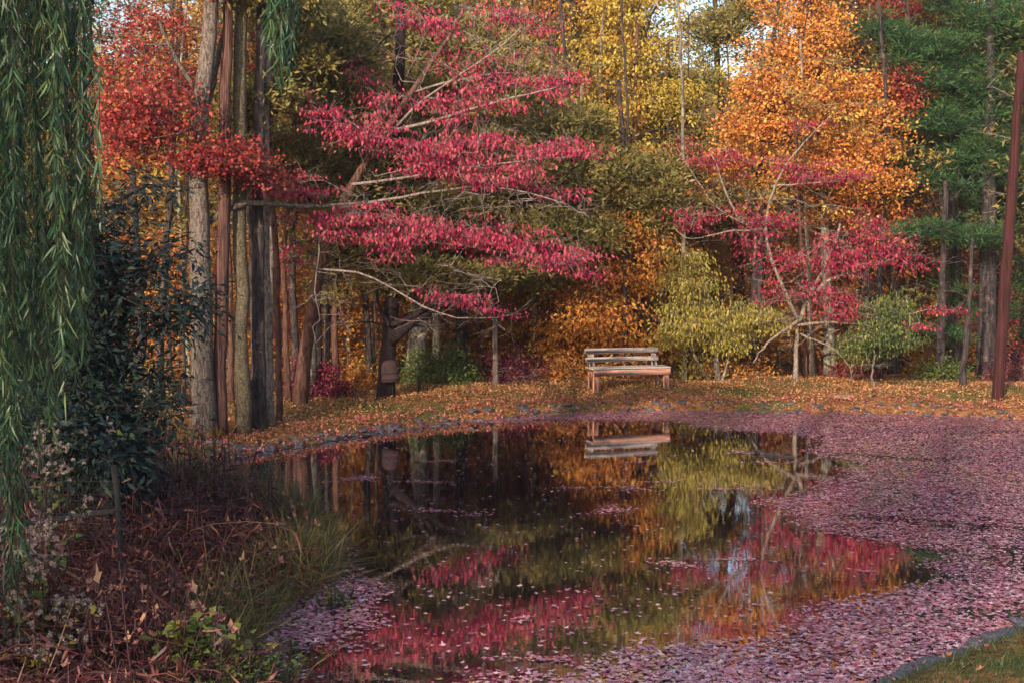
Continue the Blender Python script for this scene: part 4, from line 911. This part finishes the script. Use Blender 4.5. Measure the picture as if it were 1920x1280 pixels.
def litter():
    g = rs(42)
    # far bank: orange-tan litter
    n = 360000; P = np.stack([g.uniform(-9, 12, n), g.uniform(16, 33, n)], 1); d = sdist(P, POND)
    p = np.where(d < 0, 0, np.where(d < 3.2, .55, .3)); gr = np.sin(P[:, 0] * 1.3 + 1) * np.sin(P[:, 1] * 2 + P[:, 0] * .5) ; p = p * (1 - .5 * (gr > .45))
    P = P[g.random(n) < p]; n = len(P); z = gz(P) + g.uniform(.005, .05, n)
    V, T, k = flat_leaves(np.column_stack([P, z]), g.uniform(.028, .055, n), g, .4)
    o = link('leaf_litter', mesh_from('leaf_litter', V, tris=T, tint=np.repeat(g.beta(2, 1.6, n), k)), M['litter']); tag(o, 'orange and tan fallen leaves covering the far bank', 'fallen leaves', kind='stuff')
    n = 60000; P = np.stack([g.uniform(-7, 10, n), g.uniform(16, 27.5, n)], 1); d = sdist(P, POND); P = P[(d > -.12) & (d < .55) & (g.random(n) < .8)]; n = len(P)
    z = np.maximum(gz(P), 0) + g.uniform(.01, .10, n); V, T, k = flat_leaves(np.column_stack([P, z]), g.uniform(.03, .06, n), g, .5)
    o = link('pink_leaf_litter', mesh_from('pink_leaf_litter', V, tris=T, tint=np.repeat(g.beta(2, 2, n), k)), M['pinklitter']); tag(o, 'pink-red fallen leaves caught among the edging stones', 'fallen leaves', kind='stuff')
    # near left bank
    n = 26000; P = np.stack([g.uniform(-8, -1, n), g.uniform(6, 17, n)], 1); d = sdist(P, POND); P = P[(d > .1) & (g.random(n) < .3 + .6 * (np.hypot((P[:, 0] + 2.3), (P[:, 1] - 10.0)) < .8))]; n = len(P)
    z = gz(P) + g.uniform(.02, .3, n) + .25 * (np.hypot((P[:, 0] + 2.3), (P[:, 1] - 10.0)) < .8) * g.uniform(0, 1, n); V, T, k = flat_leaves(np.column_stack([P, z]), g.uniform(.035, .085, n), g, .6)
    o = link('bank_leaf_litter', mesh_from('bank_leaf_litter', V, tris=T, tint=np.repeat(g.beta(1.6, 2, n), k)), M['banklitter']); tag(o, 'fallen leaves lying between the dead stalks of the near bank', 'fallen leaves', kind='stuff')
    n = 500; P = np.stack([g.uniform(2.4, 8, n), g.uniform(8, 14, n)], 1); d = sdist(P, POND); P = P[(d > .15)]; n = len(P)
    z = gz(P) + .05; V, T, k = flat_leaves(np.column_stack([P, z]), g.uniform(.05, .09, n), g, .4)
    o = link('corner_leaf_litter', mesh_from('corner_leaf_litter', V, tris=T, tint=np.repeat(g.beta(2, 2, n) * .6, k)), M['litter']); tag(o, 'brown leaves scattered on the green grass of the near corner', 'fallen leaves', kind='stuff')
litter()
def blades(name, label, P, L, W, mat, g, lean=.35, seg=3, kind='stuff', cat='grass', tb=(2, 2), parent=None, org=None):
    n = len(P); ax = g.normal(size=(n, 3)) * lean + [0, 0, 1]
    bend = g.normal(size=(n, 3)) * .35 + [0, 0, -.2]
    V, Q = strip_at(P, ax, L, W, g, bend, seg)
    if org is not None: V = V - org
    o = link(name, mesh_from(name, V, Q, tint=np.repeat(g.beta(*tb, n), seg)), mat, parent)
    if kind: tag(o, label, cat, kind=kind)
    return o
def grasses():
    g = rs(43)
    n = 120000; P = np.stack([g.uniform(-9, 12, n), g.uniform(16, 33, n)], 1); d = sdist(P, POND); pat = np.sin(P[:, 0] * 1.3 + 1) * np.sin(P[:, 1] * 2 + P[:, 0] * .5)
    k = (d > .25) & (d < 4) & (g.random(n) < np.where(pat > .2, .95, .4)); P = P[k]; z = gz(P); n = len(P)
    blades('bank_grass', 'short green grass showing through the leaves of the far bank', np.column_stack([P, z]), g.uniform(.04, .11, n), .008, M['grass'], g, .5, 2)
    n = 60000; P = np.stack([g.uniform(2.0, 9, n), g.uniform(7.5, 15, n)], 1); d = sdist(P, POND); P = P[d > .12]; n = len(P)
    blades('corner_grass', 'green lawn grass on the near bank in the bottom corner', np.column_stack([P, gz(P)]), g.uniform(.04, .08, n), .006, M['lawn'], g, .5, 2)
    # reddish tall dry grass left end of the bank
    n = 9000; P = np.stack([g.uniform(-6.2, -4.2, n), g.uniform(19.6, 21.6, n)], 1); P = P[sdist(P, POND) > .5]; n = len(P)
    blades('orange_grass', 'orange dried grass at the left end of the far bank', np.column_stack([P, gz(P)]), g.uniform(.12, .3, n), .008, M['drygrass'], g, .35, 3)
grasses()

# ================================================================== NEAR LEFT BANK
def nearbank():
    g = rs(51)
    # weedy waterside grass along the shore
    def along(n, d0, d1, ylo, yhi, x0=-6.5, x1=-.8):
        P = np.stack([g.uniform(x0, x1, n), g.uniform(ylo, yhi, n)], 1); d = sdist(P, POND); return P[(d > d0) & (d < d1)]
    P = along(70000, -.08, .45, 9.3, 18.5); P = P[g.random(len(P)) < .9]; n = len(P); h = g.uniform(.14, .5, n) * (1 + .3 * np.sin(P[:, 1] * 3))
    blades('waterside_grass', 'feathery yellow-green weeds and grass overhanging the near shore', np.column_stack([P, gz(P)]), h, .008, M['weed'], g, .55, 3); print('wg', n)
    P = along(30000, .0, 2.4, 14.8, 18.8, -7, -1.5); n = len(P)
    blades('grey_green_weeds', 'grey-green feathery weeds behind the dead stalks', np.column_stack([P, gz(P)]), g.uniform(.2, .6, n), .007, M['weed'], g, .6, 3, tb=(1.2, 3.0))
    P = along(60000, .4, 7, 6.4, 16, -7.5, -1); P = P[g.random(len(P)) < .8]; n = len(P)
    blades('dry_bank_grass', 'matted brown-red dry grass among the dead stalks', np.column_stack([P, gz(P)]), g.uniform(.1, .4, n), .007, M['stalk'], g, 1.1, 3)
    P = along(5000, .5, 5, 8.2, 16.5, -6.5, -1.2)[:700]; n = len(P); b = np.column_stack([P, gz(P)]); t = b + (g.normal(size=(n, 3)) * [.16, .16, .1] + [0, 0, 1]) * g.uniform(.45, 1.0, (n, 1))
    mb = MB(); m = (b + t) / 2 + g.normal(size=(n, 3)) * .03; mb.frusta(b, m, .006, .005, 4); mb.frusta(m, t, .005, .003, 4); V = np.concatenate(mb.V); Q = np.concatenate(mb.Q); T = np.full(len(Q), .12)
    c = np.repeat(b, 9, 0) + np.repeat(t - b, 9, 0) * g.uniform(.35, 1, (n * 9, 1)); VL, QL = strip_at(c, g.normal(size=c.shape) + [0, 0, -.7], g.uniform(.04, .11, len(c)), g.uniform(.010, .024, len(c)), g, g.normal(size=c.shape) * .8, 3)
    o = link('upright_dead_stems', mesh_from('upright_dead_stems', np.vstack([V, VL]), np.vstack([Q, QL + len(V)]), tint=np.concatenate([T, np.repeat(g.beta(1.6, 3, len(c)), 3)])), M['stalk'])
    tag(o, 'dark upright dead stems with shrivelled leaves rising above the near bank thicket', 'dead stems', kind='stuff')
    # arching dead stalks as thin tubes
    P = along(20000, .3, 6, 7.0, 16.2, -7, -1.2); P = P[:8000]; n = len(P); b = np.column_stack([P, gz(P)])
    a = nrm(g.normal(size=(n, 3)) * [.8, .8, .25] + [0, 0, .8]); L = (g.uniform(.35, 1.15, n) * np.where(sdist(P, POND) < .9, .55, 1))[:, None]
    mb = MB(); c = b; seg = 5; dr = g.normal(size=(n, 3)) * [.5, .5, 0] + [0, 0, -.75]
    vT = []
    for s_ in range(seg):
        t0, t1 = s_ / seg, (s_ + 1) / seg; p0 = b + a * L * t0 + dr * L * t0 * t0 * .8; p1 = b + a * L * t1 + dr * L * t1 * t1 * .8
        mb.frusta(p0, p1, .006 * (1 - .12 * s_) + 0 * L[:, 0], .006 * (1 - .12 * (s_ + 1)), 4); vT.append(np.repeat(np.arange(n) % 97 / 97., 4))
    V = np.concatenate(mb.V); Q = np.concatenate(mb.Q)
    # curled dead leaves hung on the stalks
    m = 5; cc = []
    for s_ in range(m): t = g.uniform(.3, 1, n)[:, None]; cc.append(b + a * L * t + dr * L * t * t * .8)
    cc = np.concatenate(cc); g2 = rs(52); VL, QL = strip_at(cc, g2.normal(size=cc.shape) + [0, 0, -.8], g2.uniform(.05, .13, len(cc)), g2.uniform(.010, .022, len(cc)), g2, g2.normal(size=cc.shape) * .7, 3)
    T = np.concatenate(vT + [np.repeat(g2.beta(2, 2.4, len(cc)), 3)])
    o = link('dead_stalks', mesh_from('dead_stalks', np.vstack([V, VL]), np.vstack([Q, QL + len(V)]), tint=T), M['stalk'])
    tag(o, 'thicket of arching brown-purple dead stalks covering the near left bank', 'dead stalks', kind='stuff')
nearbank()
def plant(name, label, px, py, Y, h, rx, n, leafn, mat, seed, leafL=.07, leafW=.035, cat='plant', head=None, headmat=None, headr=.05, group=None):
    g = rs(seed); x = (px - CX) / F * Y; z = g1(x, Y); root = empty(name, (x, Y, z), label, cat, group)
    top = g.normal(size=(n, 3)) * [rx, rx * .8, h * .12] + [0, 0, h]; b = g.normal(size=(n, 3)) * [rx * .3, rx * .3, 0]
    mid = (b + top) / 2 + g.normal(size=(n, 3)) * .03; mb = MB(); mb.frusta(b, mid, .005, .004, 4); mb.frusta(mid, top, .004, .003, 4); mb.build('stems', M['stalk'], root)
    m = leafn; t = g.uniform(.25, 1, (n * m, 1)); bb = np.repeat(b, m, 0); mm = np.repeat(top, m, 0); c = bb + (mm - bb) * t
    ax = g.normal(size=c.shape) * [1, 1, .3] + [0, 0, -.1]; s = g.uniform(.6, 1.2, len(c))
    V, Q = leaves_at(c, ax, leafL * s, leafW * s, g, nj=g.normal(size=c.shape) * .5 + [0, 0, 1])
    link('foliage', mesh_from('foliage', V, Q, tint=np.repeat(g.beta(2, 2, n), m)), M[mat], root)
    if head:
        C = np.repeat(top, head, 0) + g.normal(size=(n * head, 3)) * headr * [1, 1, .6]; k = 18
        P = np.repeat(C, k, 0); V, Q = leaves_at(P, g.normal(size=P.shape) + [0, 0, .4], .022, .009, g)
        link('flower_heads', mesh_from('flower_heads', V, Q, tint=np.repeat(g.beta(2, 2, n * head), k)), M[headmat], root)
for i, (px, Y, h) in enumerate([(52, 9.6, 1.25), (85, 11.4, 1.5), (20, 9.2, 1.2), (165, 11.9, 1.45), (62, 9.1, .95), (36, 8.8, .75)]):
    plant('seeding_wildflower', ['pale fluffy seed heads nearest the willow strands at the left edge', 'tallest pale fluffy seed heads in front of the dark shrub', 'fluffy seed heads partly under the leftmost willow strands', 'fluffy seed heads just beside the leaning black fence post',
                                 'broad-leaved plant with drooping seed heads in front of the wire mesh', 'low broad yellow-green leaved plant under the fluffy seed heads'][i], px, 0, Y, h - .45, .13, 14, 7, 'lime' if i > 3 else 'green', 600 + i, .085, .045, head=7, headmat='fluff', group='fluffy seeding plants on the near left bank')
plant('seeding_wildflower', 'dried pinkish flower cluster low on the near bank beside the round green leaves', 445, 0, 9.6, .30, .07, 14, 3, 'stalk', 610, .05, .02, head=8, headmat='fluffpink', headr=.04)
for i, (px, Y, h, lab) in enumerate([(335, 9.2, .45, 'round-leaved bright green plant in the middle of the dead stalks'), (430, 9.4, .32, 'green leafy weed right below the dried pinkish flowers'), (500, 9.8, .30, 'dark leafy weed overhanging the water at the near shore'), (410, 8.6, .35, 'low leafy weed at the bottom edge below the green leaves'),
                                 (620, 12.2, .35, 'leafy weed at the tip of the near bank'), (560, 10.8, .3, 'small leafy weed halfway along the near shore'), (250, 8.3, .25, 'dull green weed near the bottom left among the stalks')]):
    plant('weed', lab, px, 0, Y, h, .17, 26, 20, 'green', 620 + i, .055 if i else .085, .026 if i else .06)
def wire_fence():
    Y = 10.6; p = at(222, 985, Y); b = at(226, 1000, Y); root = empty('wire_fence', (b[0], b[1], g1(b[0], b[1])), 'leaning black post with a rail and wire mesh on the near left bank', 'fence'); o0 = np.array(root.location)
    mb = MB(); mb.tube(trunk_path([o0 - [0, 0, .1], at(224, 950, Y), at(213, 872, Y)], 8, .003, rs(1)), .024, 8, .14, 2); mb.build('fence_post', M['black'], root, o0, smooth=True)
    mb = MB(); mb.tube(trunk_path([at(228, 955, Y), at(150, 968, Y), at(95, 976, Y), at(20, 982, Y)], 10, .004, rs(2)), .024, 8, .1, 2); mb.build('rail', M['black'], root, o0, smooth=True)
    mb = MB()
    A = [at(x, 900 + (x - 60) * .02, Y + .04) for x in range(0, 222, 7)]; B = [at(x, 1010, Y + .04) for x in range(0, 222, 7)]; mb.frusta(A, B, .0016, .0016, 3)
    A = [at(0, y, Y + .045) for y in range(902, 1012, 12)]; B = [at(220, y, Y + .045) for y in range(902, 1012, 12)]; mb.frusta(A, B, .0016, .0016, 3); mb.build('wire_mesh', M['wire'], root, o0)
wire_fence()

# dark leathery shrub
g = rs(61)
C = ell([(165, 500, 70, 70, 13.4, .8, 150), (150, 650, 80, 90, 13.2, .9, 180), (140, 560, 90, 110, 13.6, .8, 200), (195, 560, 40, 50, 13.2, .6, 50), (100, 760, 125, 80, 13, .9, 200), (140, 900, 130, 45, 12.6, .8, 150), (310, 620, 40, 14, 13, .3, 9), (370, 600, 20, 10, 13, .3, 4), (270, 500, 30, 30, 13.3, .4, 16), (200, 400, 60, 30, 13.6, .5, 16), (300, 760, 22, 60, 12.8, .4, 20), (205, 780, 40, 60, 12.8, .7, 60), (140, 830, 110, 60, 12.4, .8, 170), (185, 690, 55, 90, 13.2, .8, 80), (300, 590, 70, 16, 13, .4, 16), (290, 700, 40, 30, 13, .4, 7), (330, 470, 50, 12, 13, .4, 6), (360, 560, 40, 12, 13, .3, 14), (60, 620, 90, 160, 13.6, 1, 230), (200, 860, 70, 25, 12, .5, 60), (280, 350, 60, 10, 13.2, .4, 8)], g)
tree('leathery_shrub', 'large dark blue-green evergreen shrub behind the hanging willow strands', 'bush', pxpath([(150, 880), (155, 800), (165, 700), (180, 600), (195, 480)], 13.6), .05, .02, C, 'laurel', M['dark'], M['bark_dark'], 61, per=20, twig=2, crown_name='foliage',
     extra=[limb([(160, 860), (120, 760), (90, 650), (70, 560)], 13.6, .04, .015), limb([(165, 850), (210, 760), (250, 650), (330, 590)], 13.4, .035, .01)])

# ================================================================== WILLOW
def willow():
    g = rs(71); bx, by = -6.8, 8.6; z0 = g1(bx, by); root = empty('willow_tree', (bx, by, z0), 'weeping willow whose green strands hang down the left side', 'tree'); o0 = np.array([bx, by, z0])
    P = trunk_path([(bx, by, z0 - .2), (bx + .1, by, z0 + 1.5), (bx + .4, by + .1, z0 + 3.2), (bx + .7, by, z0 + 5)], 14, .02, g)
    mb = MB(); mb.tube(P, np.linspace(.36, .22, 14), 16, .12, 3); mb.build('trunk', M['bark_grey'], root, o0, smooth=True)
    mb = MB(); S = []   # strand tops
    tops = [(-4.6, 8.3, 6.6), (-3.2, 9.2, 6.4), (-1.5, 9.0, 6.2), (-3.0, 7.8, 6.2), (-5, 10.5, 6.8), (-7.5, 11, 6.8), (-9, 8.4, 6.6), (-8, 6.4, 6.6), (-6, 6, 6.6), (-4.2, 6.4, 6.3), (-2.9, 8.6, 6.5)]
    for t in tops:
        a = P[-1]; t = np.array(t); m = (a + t) / 2 + [0, 0, .8]; mb.tube(trunk_path([a, m, t], 12, .02, g), np.linspace(.12, .02, 12), 7, .08, 3)
    mb.build('branches', M['bark_grey'], root, o0)
    for _ in range(140):   # strands in view
        Y = g.uniform(8.2, 10.4); px = 190 * g.uniform() ** 1.15 - g.uniform(0, 60)
        low = np.interp(px, [-60, 0, 40, 90, 130, 185], [840, 840, 860, 840, 740, 540]) + g.normal() * 50 - g.exponential(190)
        if 60 < px < 185 and g.random() < .25: low -= 150
        S.append((px, Y, low))
    for _ in range(26): S.append((g.uniform(510, 556), g.uniform(8.7, 9.2), g.uniform(40, 165)))
    for px in (4, 14, 26, 20, 9, 0, 30): S.append((px, 8.6, g.uniform(1040, 1200)))
    Vs, Qs, Ts, n0 = [], [], [], 0; st = MB()
    for (px, Y, low) in S:
        x = (px - CX) / F * Y; zl = float(at(px, low, Y)[2]); zt = g.uniform(5.6, 6.6); L = zt - zl
        if L < .3: continue
        k = int(L / .12) + 2; t = np.linspace(0, 1, k); ph = g.uniform(0, 6.28, 2); wob = g.uniform(.01, .05)
        Q = np.stack([x + wob * np.sin(t * 5 + ph[0]) + (.12 * (1 - t) ** 2) * g.normal(), Y + wob * np.sin(t * 4 + ph[1]), zt - L * t], 1)
        st.frusta(Q[:-1], Q[1:], .0022, .0020, 3)
        m = int(L / .022); tt = np.sort(g.uniform(0, 1, m)); c = np.stack([np.interp(tt, t, Q[:, i]) for i in range(3)], 1)
        ax = g.normal(size=(m, 3)) * [.36, .36, .15] + [0, 0, -1]; ll = g.uniform(.06, .125, m)
        V, Qq = strip_at(c, ax, ll, g.uniform(.008, .0135, m), g, g.normal(size=(m, 3)) * .28 + [0, 0, -.1], 3)
        Vs.append(V); Qs.append(Qq + n0); n0 += len(V); Ts.append(np.repeat(np.clip(g.beta(2, 2) + g.normal(size=m) * .15, 0, 1), 3))
    g2 = rs(72)
    for _ in range(420):   # the rest of the crown, out of the picture
        a = g2.uniform(0, 6.28); r = 2.2 + 2.2 * g2.uniform(); x = bx + r * math.cos(a); Y = by + r * math.sin(a)
        if x > -4.4 and Y > 5.5: continue
        if Y > .1 and (x / Y) > -.37: continue
        zt = g2.uniform(5.2, 6.4); L = g2.uniform(2, 4.2); m = int(L / .04); c = np.stack([x + g2.normal(size=m) * .03, Y + g2.normal(size=m) * .03, zt - L * g2.uniform(0, 1, m)], 1)
        V, Qq = strip_at(c, g2.normal(size=(m, 3)) * .36 + [0, 0, -1], .11, .014, g2, None, 3); Vs.append(V); Qs.append(Qq + n0); n0 += len(V); Ts.append(np.repeat(g2.uniform(0, 1, m), 3))
    st.build('strands', M['drygrass'] if False else M['bark_red'], root, o0)
    link('crown', mesh_from('crown', np.concatenate(Vs) - o0, np.concatenate(Qs), tint=np.concatenate(Ts)), M['willow'], root)
willow()

# ================================================================== TREES BEHIND THE CAMERA, they shade the near water
for i, (k, x, y, sc, lab) in enumerate([('cedar', -8.5, -3.5, .72, 'cedar on the near shore behind the willow tree'), ('cedar', -4.5, -4.5, .72, 'cedar on the near shore to one side of the viewer'), ('brown', -6.5, -8, .76, 'oak on the near shore beyond the willow'), ('cedar', -1.0, -5, .72, 'cedar on the near shore directly behind the viewer'),
                                        ('brown', 2.5, -7, .76, 'oak on the near shore behind the viewer'), ('cedar', 5.5, -4.5, .74, 'cedar on the near shore behind the grassy corner'), ('brown', 1.0, -2.5, .6, 'young oak on the near shore beside the viewer')]):
    copy_tree(PROTO[k], (x, y, g1(x, y)), i * 1.3, sc, lab, 'trees on the near shore')

# ------------------------------------------------------------------ thin scattering volume added over the whole valley to lift the dark shadows
def added_haze():
    mb = MB(); mb.box((0, 45, 16), (300, 260, 40)); o = tag(mb.build('added_haze', None), 'thin pale veil added to lift the dark shadows over the pond and wood', 'added_haze', kind='stuff')
    m = bpy.data.materials.new('added_haze'); m.use_nodes = True; nt = m.node_tree; nt.nodes.clear(); out = nt.nodes.new('ShaderNodeOutputMaterial')
    v = nt.nodes.new('ShaderNodeVolumePrincipled'); v.inputs['Color'].default_value = (.86, .82, .90, 1); v.inputs['Density'].default_value = .0005; v.inputs['Anisotropy'].default_value = .2
    nt.links.new(v.outputs[0], out.inputs['Volume']); o.data.materials.append(m)
added_haze()
